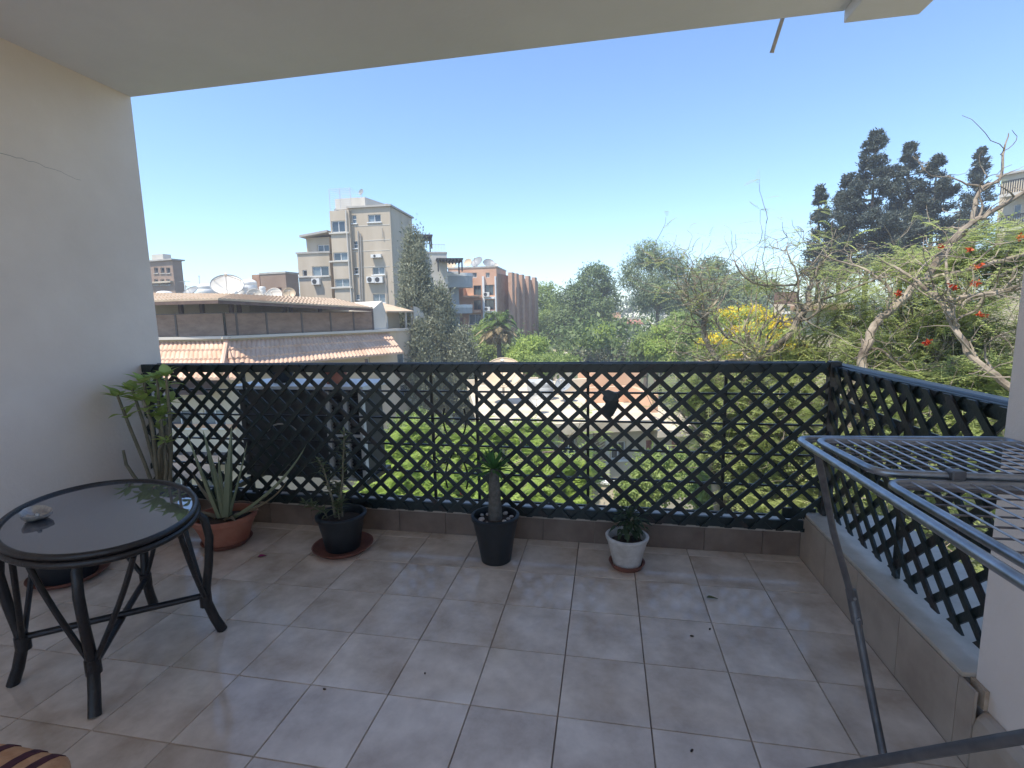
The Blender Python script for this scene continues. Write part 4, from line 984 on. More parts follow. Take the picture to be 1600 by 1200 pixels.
# drain pipes on the facade
for (pts, r, m) in [([(543, 330), (545, 365), (549, 430), (552, 470), (553, 520)], .06, m_pipew), ([(559.5, 361), (562, 420), (565, 520)], .07, m_pipe), ([(563, 365), (565, 420), (568, 520)], .06, m_pipe), ([(602, 420), (604, 460), (606, 520)], .04, m_pipe), ([(597, 356), (598, 372)], .03, m_pipe)]:
    P2 = []
    for (x, y) in pts:
        u, z = FT.hit(x, y, .1); P2.append(FT.P(u, z, .47 if x < 555 and r == .06 and m is m_pipew else .12))
    MB().tube(P2, r, 6).build('drain_pipe', m, bT)
def acunit(label, fac, x, y, n0, w=.82, h=.58):
    u, z = fac.hit(x, y, n0 + .2); b = fac.P(u, z - h / 2, n0 + .2); t = thing('wall_unit', label, 'air conditioner', tuple(b), 'air conditioners on the orange building' if 'orange' in label else 'air conditioners on the tall building')
    c = MB(); fac.box(c, u - w / 2, u + w / 2, z - h / 2, z + h / 2, n0 + .06, n0 + .36); c.build('casing', m_acw, t)
    ctr = fac.P(u - w * .12, z, n0 + .372); g = MB(); g.tube([ctr - fac.n * .02, ctr], h * .4, 14); g.build('fan_grille', m_acd, t)
    for s in (-.3, .3): c = MB(); fac.box(c, u + s - .02, u + s + .02, z - h / 2 - .06, z - h / 2 - .003, n0 + .01, n0 + .36); c.build('bracket', m_pipe, t)
acunit('air conditioner below the big left window of the tall building', FT, 494, 440, .02)
acunit('left one of two air conditioners side by side on the tall building', FT, 580, 437, 0.0)
acunit('right one of two air conditioners side by side on the tall building', FT, 592, 437, 0.0)
acunit('faded upper pair of units above the two white air conditioners', FT, 588, 400, 0.0, 1.0, .3)
# right hand wing of the tall building with terraces and dark pergolas
FR = Fac(pl(612, 51.5), pl(690, 52.5))
bR = thing('terrace_building', 'beige stepped building with dark pergolas behind the grey green tree', 'building', (*pl(660, 55), GZ))
hR = [FR.rect(622, 412, 645, 424), FR.rect(624, 456, 652, 470)]
a = block(bR, FR, 613, 662, 385, GZ, 6, hR, m_beige, 0.0, 0.1)
for h in a[3]: window(bR, FR, h, cols=2, gm=m_glassb, fw=.09)
hR2 = [FR.rect(684, 412, 688, 426)]
a = block(bR, FR, 662.2, 698, 396, GZ, 6, [], m_beige3, -0.3, 0.05)
c = MB(); FR.box(c, FR.hit(624, 478)[0], FR.hit(656, 478)[0], FR.hit(640, 484)[1], FR.hit(640, 472)[1], 0.002, 0.9); c.build('balcony', m_grey, bR)
zt1 = FR.hit(640, 385)[1]
def pergola(label, x0, x1, yroof, ybase, d0, n1, n2):
    u0 = FR.hit(x0, yroof, n1)[0]; u1 = FR.hit(x1, yroof, n1)[0]; z1 = FR.hit((x0 + x1) / 2, yroof, n1)[1]; z0 = FR.hit((x0 + x1) / 2, ybase, n1)[1]
    t = thing('pergola', label, 'pergola', tuple(FR.P((u0 + u1) / 2, z0, (n1 + n2) / 2)), 'dark pergolas on the terraces')
    c = MB(); FR.box(c, u0, u1, z1 - .12, z1, n2, n1); c.build('roof', m_perg, t)
    for k in range(8): c = MB(); uu = u0 + (u1 - u0) * (k + .5) / 8; FR.box(c, uu - .05, uu + .05, z1 - .28, z1 - .122, n2, n1 + .1); c.build('rafter', m_perg, t)
    for u in (u0 + .15, u1 - .15):
        for n_ in (n1 - .15, n2 + .15): c = MB(); FR.box(c, u - .07, u + .07, z0, z1 - .121, n_ - .07, n_ + .07); c.build('post', m_perg, t)
pergola('dark pergola on the upper terrace right of the tall tower', 638, 676, 366, 388, 52, -0.4, -4.4)
pergola('dark pergola on the lower terrace beside the orange building', 682, 724, 403, 424, 54, 1.2, -2.4)
c = MB(); FR.box(c, FR.hit(613, 380, -1.2)[0], FR.hit(638, 380, -1.2)[0], zt1, FR.hit(625, 365, -1.2)[1], -5, -1.2); c.build('terrace_room', m_perg, bR)
rl = thing('terrace_railing', 'thin pale railing on the upper terrace edge', 'railing', tuple(FR.P(FR.hit(686, 395)[0], zt1 - .4, -.3)))
zr0 = FR.hit(680, 396, -.3)[1]
for k in range(9):
    u = FR.hit(676 + k * 2.4, 390, -.3)[0]; MB().tube([FR.P(u, zr0, -.4), FR.P(u, zr0 + .95, -.4)], .02, 5).build('baluster', m_pipew, rl)
MB().tube([FR.P(FR.hit(676, 390, -.3)[0], zr0 + .95, -.4), FR.P(FR.hit(695.5, 390, -.3)[0], zr0 + .95, -.4)], .025, 5).build('handrail', m_pipew, rl)

# ------------------------------------------------------------------ grey building with rounded balconies
FG = Fac(pl(684, 55.0), pl(742, 56.0))
bG = thing('grey_building', 'grey apartment building with curved balcony fronts left of the orange one', 'building', (*pl(710, 58), GZ))
hG = [FG.rect(703, 452, 708, 464), FG.rect(697, 492, 703, 506)]
a = block(bG, FG, 676, 716, 424, GZ, 6, hG, m_grey, -1.6)
for h in a[3]: window(bG, FG, h, n0=-1.6, cols=1)
for (y0, y1, xa, xb) in [(426, 449, 682, 741), (476, 490, 704, 741), (519, 532, 704, 743)]:
    z1 = FG.hit(710, y0)[1]; z0 = FG.hit(710, y1)[1]; ua = FG.hit(xa, y0)[0]; ub = FG.hit(xb, y0)[0]; R_ = 1.3
    poly = [FG.P(ua, 0, -1.6)[:2], FG.P(ua, 0, 0)[:2]] + [FG.P(ub - R_ + R_ * math.sin(t_), 0, -R_ + R_ * math.cos(t_))[:2] for t_ in np.linspace(0, math.pi / 2, 9)] + [FG.P(ub, 0, -1.7)[:2]]
    MB().prism(poly, z0, z1 - .35).build('balcony', m_grey, bG)
    cen_ = np.mean(poly, 0); MB().prism([cen_ + (q - cen_) * 1.03 for q in poly], z1 - .349, z1).build('balcony_cap', m_white, bG)
mb = MB(); FG.box(mb, FG.hit(707, 470)[0], FG.hit(712, 470)[0], GZ, FG.hit(710, 449)[1], -1.6, -0.9); mb.build('pier', m_grey, bG)

# ------------------------------------------------------------------ orange building with brick side
FO = Fac(pl(700, 59.0), pl(776, 58.0)); FP = Fac(pl(776, 58.0), pl(836, 72.0))
bO = thing('orange_building', 'orange and brick apartment block with dark balconies and dishes on the roof', 'building', (*pl(770, 64), GZ))
hO = [FO.rect(740, 446, 752, 461), FO.rect(740, 469, 752, 484), FO.rect(733, 491, 752, 507), FO.rect(757, 445, 773, 461.5), FO.rect(757, 468.5, 773, 484), FO.rect(758, 491, 774, 507), FO.rect(759, 426, 765, 434), FO.rect(735, 426, 745, 434)]
a = block(bO, FO, 700, 775.5, 419, GZ, 6, hO, m_orange, 0.0, 0.06)
for i, h in enumerate(a[3]): window(bO, FO, h, cols=2, gm=m_glass if i in (0, 1, 3, 4) else m_glassb, fm=m_screenf if i in (0, 1, 3, 4) else m_frame, sill=False, fw=.05)
for (x0, x1, y) in [(727, 752, 463), (740, 753, 486), (728, 753, 508)]:
    u0, z = FO.hit(x0, y); u1, _ = FO.hit(x1, y); c = MB(); FO.box(c, u0, u1, z - .18, z + .02, 0.002, 1.1); c.build('balcony', m_peach, bO)
    c = MB(); FO.box(c, u0, u0 + .06, z + .022, z + .9, 0.003, 1.1); c.build('balcony_side', m_orange, bO)
for (x0, x1) in [(754, 757), (773.5, 775.4)]:
    u0, z1 = FO.hit(x0, 432); u1, _ = FO.hit(x1, 432); c = MB(); FO.box(c, u0, u1, GZ, z1, 0.002, .35); c.build('pier', m_white, bO)
for y in (464, 486, 508): u0, z = FO.hit(757, y); u1, _ = FO.hit(773.4, y); c = MB(); FO.box(c, u0, u1, z - .25, z, 0.002, .34); c.build('band', m_white, bO)
for i, (x, y) in enumerate([(760, 460), (761, 483)]): acunit(['upper', 'lower'][i] + ' small unit on the orange building balcony', FO, x, y, .3, .7, .5)
# brick face with ribs
L_ = FP.len; zb1 = FP.hit(776, 427)[1]
mb = MB(); FP.box(mb, 0.02, L_, GZ, zb1, -.35, 0.0); mb.build('brick_wall', m_brick, bO)
ub0 = FP.hit(795, 440)[0]
mb = MB(); FP.box(mb, ub0, L_ + .05, GZ, zb1 - .1, 0.002, .5); mb.build('rear_wall', m_brick2, bO)
for x in (796, 803, 812, 822, 832): u = FP.hit(x, 440, .5)[0]; c = MB(); FP.box(c, u - .45, u + .45, GZ, zb1 + .25, .502, 1.0); c.build('pier', m_brick2, bO)
for x in (808, 817.5, 827):
    for y in (450, 482, 505, 523): u = FP.hit(x, y, .5)[0]; z = FP.hit(x, y, .5)[1]; window(bO, FP, (u - .5, u + .5, z - .9, z + .5), n0=.66, cols=1, gm=m_glass, fm=m_screenf, sill=False)
for (x, y, d, D, ai, m, lb) in [(745, 409, 60, 1.5, (-.3, -.7, .6), m_dishd, 'biggest dark dish on the orange building roof'), (764, 411, 60, 1.4, (.3, -.6, .65), m_dishd, 'dark tilted dish right of the biggest on the orange roof'), (731, 410, 61, 1.0, (-.2, -.9, .4), m_disht, 'tan dish left of the biggest on the orange roof'), (773, 416, 61, .9, (.1, -.9, .4), m_dish, 'pale dish at the right edge of the orange roof'), (705, 413, 60, 1.1, (.2, -.9, .4), m_disht, 'tan dish half behind the lower pergola')]:
    dish('satellite_dish', lb, at(x, y, d), D, ai, m, zat(x, 421, d), None, .14, D > 1.2)

# ------------------------------------------------------------------ far buildings
FL = Fac(pl(215, 62), pl(272, 60)); bL = thing('far_tower', 'distant grey brown block cut by the left wall edge', 'building', (*pl(250, 64), GZ))
hL = [FL.rect(x, y, x + 6, y + 9) for y in (418, 436) for x in (241, 251, 260)]
a = block(bL, FL, 200, 269, 409, GZ, 1.2, hL, m_brown, 0.0, 0.25)
for h in a[3]: window(bL, FL, h, cols=1, gm=m_dark, fm=m_pipe)
mb = MB(); FL.box(mb, FL.hit(236, 405)[0], FL.hit(254, 405)[0], a[2] + .16, FL.hit(245, 397)[1], -1.1, -.1); mb.build('roof_cabin', m_beige3, bL)
mb = MB(); FL.box(mb, FL.hit(215, 440)[0], FL.hit(271, 440)[0], FL.hit(250, 440)[1] - .2, FL.hit(250, 440)[1], .002, .4); mb.build('band', m_beige, bL)
FM = Fac(pl(405, 46), pl(451, 45)); bM = thing('brown_block', 'plain brown flat block behind the white tanks', 'building', (*pl(430, 48), GZ))
a = block(bM, FM, 406, 446, 428, GZ, 1.6, [FM.rect(433, 449, 440, 455)], m_brown, 0.0, 0.05)
for h in a[3]: window(bM, FM, h, cols=1, gm=m_dark, fm=m_shut, sill=False)
mb = MB(); FM.box(mb, FM.hit(394, 440, -1)[0], FM.hit(406, 440, -1)[0], GZ, FM.hit(400, 429, -1)[1], -4, -1); mb.build('side_block', m_brick, bM)
FH = Fac(pl(936, 85), pl(966, 85)); bH = thing('white_house', 'small white house with a red roof far between the trees', 'house', (*pl(950, 88), GZ))
hH = [FH.rect(942, 511, 946, 521), FH.rect(950, 511, 954, 521)]
a = block(bH, FH, 938, 962, 507, GZ, 6, hH, m_white); [window(bH, FH, h, cols=1, fw=.05) for h in a[3]]
FH2 = Fac(pl(946, 100), pl(1005, 100)); bH2 = thing('far_house', 'distant pale house with brick red roof in the tree gap', 'house', (*pl(975, 103), GZ))
a = block(bH2, FH2, 950, 1000, 497, GZ, 8, [FH2.rect(985, 508, 992, 516)], m_beige3); [window(bH2, FH2, h, cols=1) for h in a[3]]
mb = MB(); FH2.box(mb, FH2.hit(950, 490)[0], FH2.hit(971, 490)[0], a[2], FH2.hit(960, 488)[1], -7, -0.5); mb.build('upper_block', m_peach, bH2)
mb = MB(); mb.hexa([FH2.P(FH2.hit(978, 508, 2)[0], FH2.hit(990, 507, 2)[1], 3), FH2.P(FH2.hit(1004, 508, 2)[0], FH2.hit(990, 507, 2)[1], 3), FH2.P(FH2.hit(1004, 508, 2)[0], FH2.hit(990, 501, 2)[1], 0.1), FH2.P(FH2.hit(978, 508, 2)[0], FH2.hit(990, 501, 2)[1], .1)] + [FH2.P(FH2.hit(x, 508, 2)[0], FH2.hit(990, y, 2)[1], n_) for (x, y, n_) in ((978, 505.5, 3), (1004, 505.5, 3), (1004, 499.5, .1), (978, 499.5, .1))]); mb.build('roof', m_shut, bH2)
FH3 = Fac(pl(866, 62), pl(892, 62)); bH3 = thing('low_house', 'low cream roofed house peeping over bushes left of the palm', 'house', (*pl(880, 64), GZ))
a = block(bH3, FH3, 868, 892, 552, GZ, 5, [FH3.rect(872, 556, 878, 563)], m_beige3); [window(bH3, FH3, h, cols=1) for h in a[3]]
mb = MB(); q = [FH3.P(FH3.hit(x, y, n_)[0], FH3.hit(x, y, n_)[1], n_) for (x, y, n_) in ((864, 556, .6), (896, 554, .6), (896, 546, -4), (864, 546, -4))]; mb.hexa([p_ - [0, 0, .15] for p_ in q] + q); mb.build('roof', m_cream, bH3)
FX = Fac(pl(1205, 32), pl(1335, 30)); bX = thing('garden_house', 'low beige house with a brown flat roof behind the bare branches', 'house', (*pl(1270, 33), GZ))
a = block(bX, FX, 1208, 1330, 474, GZ, 6, [FX.rect(1225, 478, 1240, 488), FX.rect(1252, 478, 1262, 488)], m_cream); [window(bX, FX, h, cols=1) for h in a[3]]
mb = MB(); FX.box(mb, FX.hit(1235, 480, .6)[0], FX.hit(1335, 480, .6)[0], FX.hit(1280, 484, .6)[1], FX.hit(1280, 477, .6)[1], 0.002, .7); mb.build('canopy', m_brick, bX)
mb = MB(); FX.box(mb, FX.hit(1210, 460, -2)[0], FX.hit(1245, 460, -2)[0], a[2], FX.hit(1225, 456, -2)[1], -5, -2); mb.build('roof_cabin', m_wood, bX)
FZ = Fac(pl(1558, 44), pl(1640, 41)); bZ = thing('corner_building', 'sandy building with balcony railing at the right edge of the view', 'building', (*pl(1600, 46), GZ))
a = block(bZ, FZ, 1566, 1640, 268, GZ, 8, [FZ.rect(1574, 318, 1586, 340), FZ.rect(1592, 318, 1604, 340), FZ.rect(1574, 370, 1586, 392)], m_beige2, -1.0, 0.3); [window(bZ, FZ, h, n0=-1.0, cols=1) for h in a[3]]
for y in (305, 358):
    u0, z = FZ.hit(1564, y); u1, _ = FZ.hit(1640, y); c = MB(); FZ.box(c, u0, u1, z - .25, z, -1, 0.3); c.build('balcony', m_beige3, bZ)
    for k in range(20): u = u0 + (u1 - u0) * k / 20; c = MB(); FZ.box(c, u, u + .06, z + .002, z + 1.0, .15, .21); c.build('baluster', m_iron, bZ)
    c = MB(); FZ.box(c, u0, u1, z + 1.001, z + 1.08, .12, .24); c.build('handrail', m_iron, bZ)

# ------------------------------------------------------------------ villa below the balcony
FV = Fac(pl(840, 21.5), pl(1100, 22.5))
bV = thing('flat_roof_villa', 'sunlit villa with cream flat roof and peach parapets seen through the lattice', 'house', (*pl(960, 25), GZ))
zv = FV.hit(930, 655)[1]
hV = [FV.rect(878, 685, 900, 715), FV.rect(955, 690, 978, 718)]
mb = MB(); u0 = FV.hit(768, 655)[0]; u1 = FV.hit(1010, 655)[0]
FV.wall(mb, u0, u1, GZ, zv - .5, hV); FV.box(mb, u0, u1, GZ, zv - .51, -13, -.301); mb.build('wall', m_beige2, bV)
for h in hV: window(bV, FV, h, cols=2, gm=m_glass)
mb = MB(); FV.box(mb, u0 - .5, u1 + .3, zv - .5, zv, -13.4, .6); mb.build('roof_slab', m_cream, bV)
ux = FV.hit(1095, 672)[0]; zx = FV.hit(1040, 668)[1]
hV2 = [FV.rect(993, 690, 1022, 738), FV.rect(1052, 690, 1080, 738)]
mb = MB(); FV.wall(mb, u1 + .01, ux, GZ, zx - .3, hV2, .3, -.2); FV.box(mb, u1 + .31, ux, GZ, zx - .31, -8, -.502); mb.build('wall', m_beige2, bV)
mb = MB(); FV.box(mb, u1 + .301, ux + .5, zx - .3, zx, -8.4, .6); mb.build('roof_slab', m_cream, bV)
for h in hV2:
    sh_ = MB(); FV.box(sh_, h[0], h[1], h[2], h[3], -.45, -.38); w_ = sh_.build('shutter', m_shut, bV)
    nsl = 14
    for k in range(nsl): s2 = MB(); z_ = h[2] + (h[3] - h[2]) * (k + .2) / nsl; FV.box(s2, h[0] + .05, h[1] - .05, z_, z_ + .05, -.378, -.33); s2.build('slat', m_shut, w_)
# louvred stair screen
r = FV.rect(926, 662, 944, 735); c = MB(); FV.box(c, r[0], r[1], r[2], r[3], .002, .05); sc_ = c.build('stair_screen', m_louv, bV)
for k in range(16):
    z_ = r[2] + (r[3] - r[2]) * k / 16; c = MB(); c.hexa([FV.P(r[0], z_, .052), FV.P(r[1], z_ + .3, .052), FV.P(r[1], z_ + .3, .14), FV.P(r[0], z_, .14), FV.P(r[0], z_ + .07, .052), FV.P(r[1], z_ + .37, .052), FV.P(r[1], z_ + .37, .14), FV.P(r[0], z_ + .07, .14)]); c.build('louver', m_cream, sc_)
for x in (868, 922, 948): u = FV.hit(x, 690)[0]; c = MB(); FV.box(c, u - .1, u + .1, GZ, zv - .502, .002, .12); c.build('pilaster', m_beige3, bV)
# parapets, low roof walls and stair head on the roof
mb = MB(); FV.box(mb, u0 - .5, u0 + 4.5, zv + .001, zv + .35, -13.2, -12.9); FV.box(mb, u1 - 2.6, u1 + .1, zv + .001, zv + .9, -7.4, -7.1); mb.build('parapet', m_cream, bV)
q0 = FV.hit(925, 640, -3)[0]; q1 = FV.hit(1000, 640, -3)[0]
mb = MB(); FV.box(mb, q0, q1, zv + .001, zv + .85, -4.2, -3.9); FV.box(mb, q1 - .3, q1, zv + .001, zv + .86, -3.899, -.8); mb.build('parapet', m_peach, bV)
mb = MB(); FV.box(mb, q0 + 1, q1 + 1.4, zv + .001, zv + 1.3, -9.5, -6.5); mb.build('stair_head', m_peach, bV)
for k in range(5): c = MB(); ctr = FV.P(q0 + .4 + k * .45, zv + .55, -3.89); c.tube([ctr, ctr + FV.n * .02], .07, 8); c.build('vent_hole', m_dark, bV)
mb = MB(); FV.box(mb, FV.hit(830, 612, -8)[0], FV.hit(860, 612, -8)[0], zv + .001, zv + .7, -9.5, -8); mb.build('skylight', m_grey, bV)
p = at(786, 582, 27); dish('satellite_dish', 'large tan dish rising just above the front lattice rail', p, 2.1, (0.10, -0.66, 0.75), m_disht, zv, m_disht, 0.16)
p = at(880, 600, 27); dish('satellite_dish', 'small grey dish on the cream villa roof below the rail', p, 0.9, (-.2, -.7, .6), m_dishd, zv)
p = at(838, 628, 24); dish('satellite_dish', 'small pale dish near the front edge of the villa roof', p, 0.8, (.2, -.8, .5), m_dish, zv)
for (x, y, d, lb) in [(850, 604, 28, 'grey tank on the cream villa roof')]:
    p = at(x, y, d); tank(lb, (p[0], p[1], zv), .55, 1.1, True, m_grey, 'tanks on the villa roof')
# low garden wall and steps
mb = MB(); a_, b_ = pl(905, 19.5), pl(1015, 18.5); fg = Fac(a_, b_); zz = fg.hit(960, 758)[1]; fg.box(mb, 0, fg.len, GZ, zz, -.3, 0)
gw = thing('garden_wall', 'low pale garden wall below the villa windows', 'wall', (*a_, GZ)); mb.build('wall', m_cream, gw); mb = MB(); fg.box(mb, -.05, fg.len + .05, zz + .001, zz + .08, -.36, .06); mb.build('coping', m_white, gw)
# striped roof of a shed at the corner
p = at(1262, 762, 12.0); sh = thing('garden_shed', 'striped corrugated shed roof below the lattice corner', 'shed', (p[0], p[1], GZ))
mb = MB(); vs = []
for i in range(41):
    x = p[0] - 1.4 + 2.8 * i / 40; h = .05 * math.sin(i * math.pi / 1.0 + .5 * math.pi); vs += [(x, p[1] - 1.2, p[2] - .3 + h), (x, p[1] + 1.4, p[2] + .2 + h)]
mb.add(vs, [(2 * i, 2 * i + 2, 2 * i + 3, 2 * i + 1) for i in range(40)]); mb.build('roof', m_beige3, sh); MB().box((p[0] - 1.3, p[1] - 1.0, GZ), (p[0] + 1.3, p[1] + 1.2, p[2] - .42)).build('wall', m_beige2, sh)

# ================================================================== TREES
def px_blob(px, py, d, rx, ry=None, rd=None):
    """crown lobe: centre from a photograph pixel and distance, radii in photograph pixels at that distance"""
    k = d / F; ry = ry or rx; rd = rd or rx
    return (at(px, py, d), np.array([rx * k, rd * k, ry * k]))
def zcol(px, py, d):
    b = at(px, 490, d) - CAM; r = ray(px, py); return float(CAM[2] + r[2] * math.hypot(b[0], b[1]) / math.hypot(r[0], r[1]))
def limb(mb, a, b, r0, r1, wob=0.12, n=7, sides=7):
    a, b = np.array(a, float), np.array(b, float); L = np.linalg.norm(b - a); pts = []
    w = RN.normal(size=(n + 1, 3)) * wob * L * 0.25
    for i in range(n + 1):
        s = i / n; pts.append(a + (b - a) * s + w[i] * math.sin(math.pi * s) * 0.7 + np.array([0, 0, 0.10 * L * math.sin(math.pi * s) * (0.6 if wob else 0)]))
    mb.tube(pts, list(np.linspace(r0, r1, n + 1)), sides, False); return pts
def tree(name, label, blobs, n, size, m, trunk_px, d, trunk_r=0.3, clump=0.7, per=36, droop=0.0, aspect=0.5, barkm=m_bark, cat='tree', group=None, shell=0.45, flat=.75, limbs=True, y_ref=490, fork=0.35, split=None):
    base = at(trunk_px, y_ref, d); base = np.array([base[0], base[1], GZ])
    t = thing(name, label, cat, tuple(base), group)
    top = max(b[0][2] for b in blobs); low = min(b[0][2] - b[1][2] for b in blobs)
    mb = MB(); fk = np.array([base[0], base[1], low + (top - low) * fork]); limb(mb, base - [0, 0, 0.2], fk, trunk_r, trunk_r * 0.7, 0.05)
    if limbs:
        for (c, r) in blobs:
            pts = limb(mb, fk, c + np.array([0, 0, r[2] * 0.3]), trunk_r * 0.5, trunk_r * 0.10, 0.18)
            for k in range(3):
                e = c + unit(RN.normal(size=3)) * r * 0.8; limb(mb, pts[4], e, trunk_r * 0.16, trunk_r * 0.04, 0.2, 5, 5)
    mb.build('trunk', barkm, t, True)
    V, Fq = blob_leaves(blobs, n, size, clump, per, droop, aspect, shell, flat)
    np_mesh('crown', V, Fq, m, t); return t

# grey green cypresses in front of the tall building
def conifer(name, label, px, ytop, ybot, d, halfw, n, m, size=0.16, lean=0, bare=0.0, per=46, ragged=0.5, group=None, clump=.75):
    zt_ = zcol(px, ytop, d); b = at(px, 490, d); base = np.array([b[0], b[1], GZ]); zb_ = zcol(px, ybot, d); Wm = halfw * d / F
    t = thing(name, label, 'tree', tuple(base), group)
    mb = MB(); limb(mb, base - [0, 0, .2], np.array([base[0], base[1], zt_ - .3]), .28, .03, 0.02, 8)
    nc = n // per; s = RN.uniform(0, 1, nc) ** 0.85; z = zt_ + (zb_ - zt_) * s
    prof = Wm * (0.10 + 0.90 * np.minimum(1, s * 1.6) ** 0.75) * (1 - 0.25 * np.maximum(0, s - .75) / .25)
    a = RN.uniform(0, 2 * np.pi, nc); lob = 1 + ragged * np.sin(a * 3 + z * 1.7) * np.cos(z * 2.3 + a)
    r = prof * lob * RN.uniform(0.35, 1.0, nc) ** 0.5
    cc = np.stack([base[0] + r * np.cos(a) + lean * (1 - s), base[1] + r * np.sin(a), z], 1)
    for i in range(0, nc, max(1, nc // 60)):
        mb.tube([np.array([base[0], base[1], cc[i][2] - .1]), cc[i] * .5 + np.array([base[0], base[1], cc[i][2]]) * .5 + [0, 0, .12], cc[i]], [.05, .03, .012], 5, False)
    mb.build('trunk', m_bark, t, True)
    k = np.repeat(np.arange(nc), per); off = RN.normal(size=(len(k), 3)) * [.35, .35, .55] * clump * RN.uniform(.5, 1.3, nc)[k][:, None]
    D = np.stack([np.cos(a)[k] * .5, np.sin(a)[k] * .5, np.full(len(k), .75)], 1) + RN.normal(size=(len(k), 3)) * .45
    L = size * RN.uniform(.6, 1.5, len(k)); V, Fq = leaf_cards(cc[k] + off, D, rand_dirs(len(k)) * .45 + unit(off) * .6 + np.stack([np.cos(a), np.sin(a), a * 0 + .4], 1)[k] * .8, L, L * .42); np_mesh('crown', V, Fq, m, t); return t
conifer('cypress', 'tall narrow grey green cypress before the tall beige building', 655, 366, 590, 38, 33, 30000, l_cyp, .20, -.2)
conifer('cypress', 'lower cypress right of the tall narrow one', 690, 452, 640, 37, 28, 18000, l_cyp, .20)
conifer('cypress', 'short broad cypress at the left foot of the tall one', 655, 508, 660, 35, 28, 16000, l_cyp, .19)
conifer('cypress', 'small cypress at the right foot of the group beside the palm', 722, 520, 640, 36, 24, 12000, l_cyp, .19)
# tall dark conifers at the right
GC = 'tall dark conifers at the right'
def araucaria(label, px, ytop, ybot, d, halfw, n, lean=0, seed=0):
    """ragged conifer: horizontal boughs with dense dark tufts, gaps between them"""
    zt_ = zcol(px, ytop, d); zb_ = zcol(px, ybot, d); b = at(px, 490, d); base = np.array([b[0], b[1], GZ]); Wm = halfw * d / F
    t = thing('conifer', label, 'tree', tuple(base), GC); mb = MB()
    limb(mb, base - [0, 0, .2], np.array([base[0] + lean, base[1], zt_ - .2]), .32, .03, .015, 9)
    Cs = []; Ds = []; Ts = []; nb = int((zt_ - zb_) / .40)
    for i in range(nb):
        s = (i + RN.uniform(-.3, .3)) / nb; s = min(max(s, 0), 1); z = zt_ + (zb_ - zt_) * s; w = Wm * (.03 + .97 * s ** .85) * RN.uniform(.5, 1.15)
        x0 = base[0] + lean * (1 - s)
        for j in range(RN.integers(4, 7)):
            a = RN.uniform(0, 6.283); e = np.array([x0 + w * math.cos(a), base[1] + w * math.sin(a), z + RN.uniform(-.1, .45) * w * .5]); o = np.array([x0, base[1], z - .1])
            mb.tube([o, o * .5 + e * .5 - [0, 0, .08 * w], e], [.05, .035, .012], 5, False)
            m_ = max(2, int(w / .28))
            for q in range(m_):
                f = .35 + .65 * (q + 1) / m_; Cs.append(o + (e - o) * f + RN.normal(size=3) * .08); Ds.append([math.cos(a), math.sin(a), .55]); Ts.append(.45 + .75 * s)
    mb.build('trunk', m_bark, t, True)
    Cs = np.array(Cs); Ds = np.array(Ds); per = max(10, n // len(Cs)); k = np.repeat(np.arange(len(Cs)), per)
    C = Cs[k] + RN.normal(size=(len(k), 3)) * [.19, .19, .17] * np.array(Ts)[k][:, None]; D = Ds[k] * .8 + RN.normal(size=(len(k), 3)) * .7
    L = .21 * RN.uniform(.6, 1.5, len(k)); V, Fq = leaf_cards(C, D, rand_dirs(len(k)) * .6 + Ds[k] * .6 + [0, 0, .4], L, L * .36); np_mesh('crown', V, Fq, l_con, t)
araucaria('tallest dark conifer of the right hand group', 1349, 212, 440, 38, 84, 46000)
araucaria('dark conifer just right of the tallest one', 1401, 232, 430, 39, 62, 30000)
araucaria('broad dark conifer at the right of the group', 1444, 250, 440, 37, 70, 34000)
araucaria('slim leaning conifer left of the tallest one', 1306, 284, 430, 40, 30, 12000)
araucaria('small crooked conifer at the left end of the conifer group', 1286, 294, 430, 39, 28, 10000, -.8)
araucaria('lone thin conifer beside the sandy building', 1508, 240, 380, 40, 28, 10000)
# middle distance trees
GT = 'trees beyond the villa'
tree('shade_tree', 'light green tree beside the brick side of the orange building', [px_blob(852, 466, 78, 22, 26), px_blob(868, 500, 76, 26, 34), px_blob(846, 520, 75, 22, 28)], 12000, .34, l_mid, 856, 78, group=GT, clump=1.0)
tree('shade_tree', 'dark broad tree between the orange building and the eucalyptus', [px_blob(898, 470, 70, 30, 32), px_blob(932, 440, 72, 30, 27), px_blob(880, 515, 68, 30, 36), px_blob(925, 490, 69, 34, 36), px_blob(950, 470, 72, 18, 26), px_blob(905, 540, 66, 34, 26)], 30000, .34, l_dark, 912, 70, group=GT, clump=1.0, shell=.3)
tree('eucalyptus', 'tall airy eucalyptus with pale trunk in the middle', [px_blob(1012, 402, 60, 26, 26), px_blob(985, 428, 60, 19, 26), px_blob(1050, 415, 60, 24, 24), px_blob(1075, 440, 61, 22, 24), px_blob(1020, 450, 59, 30, 26), px_blob(1055, 470, 59, 26, 26), px_blob(1003, 470, 60, 16, 18)], 26000, .30, l_euc, 1028, 60, .32, clump=.9, droop=.9, aspect=.3, barkm=m_barkp, group=GT, shell=.25, flat=1.1, fork=.1)
tree('shade_tree', 'round topped tree right of the eucalyptus', [px_blob(1112, 426, 66, 26, 23), px_blob(1095, 455, 65, 26, 26), px_blob(1130, 460, 64, 22, 26), px_blob(1105, 490, 64, 34, 26)], 16000, .33, l_euc, 1112, 66, group=GT, clump=.95, shell=.3)
tree('shade_tree', 'hazy tree behind the bare branch tips', [px_blob(1160, 440, 70, 26, 18), px_blob(1190, 455, 70, 28, 20), px_blob(1165, 475, 68, 30, 22)], 10000, .33, l_euc, 1168, 70, group=GT, clump=1.0)
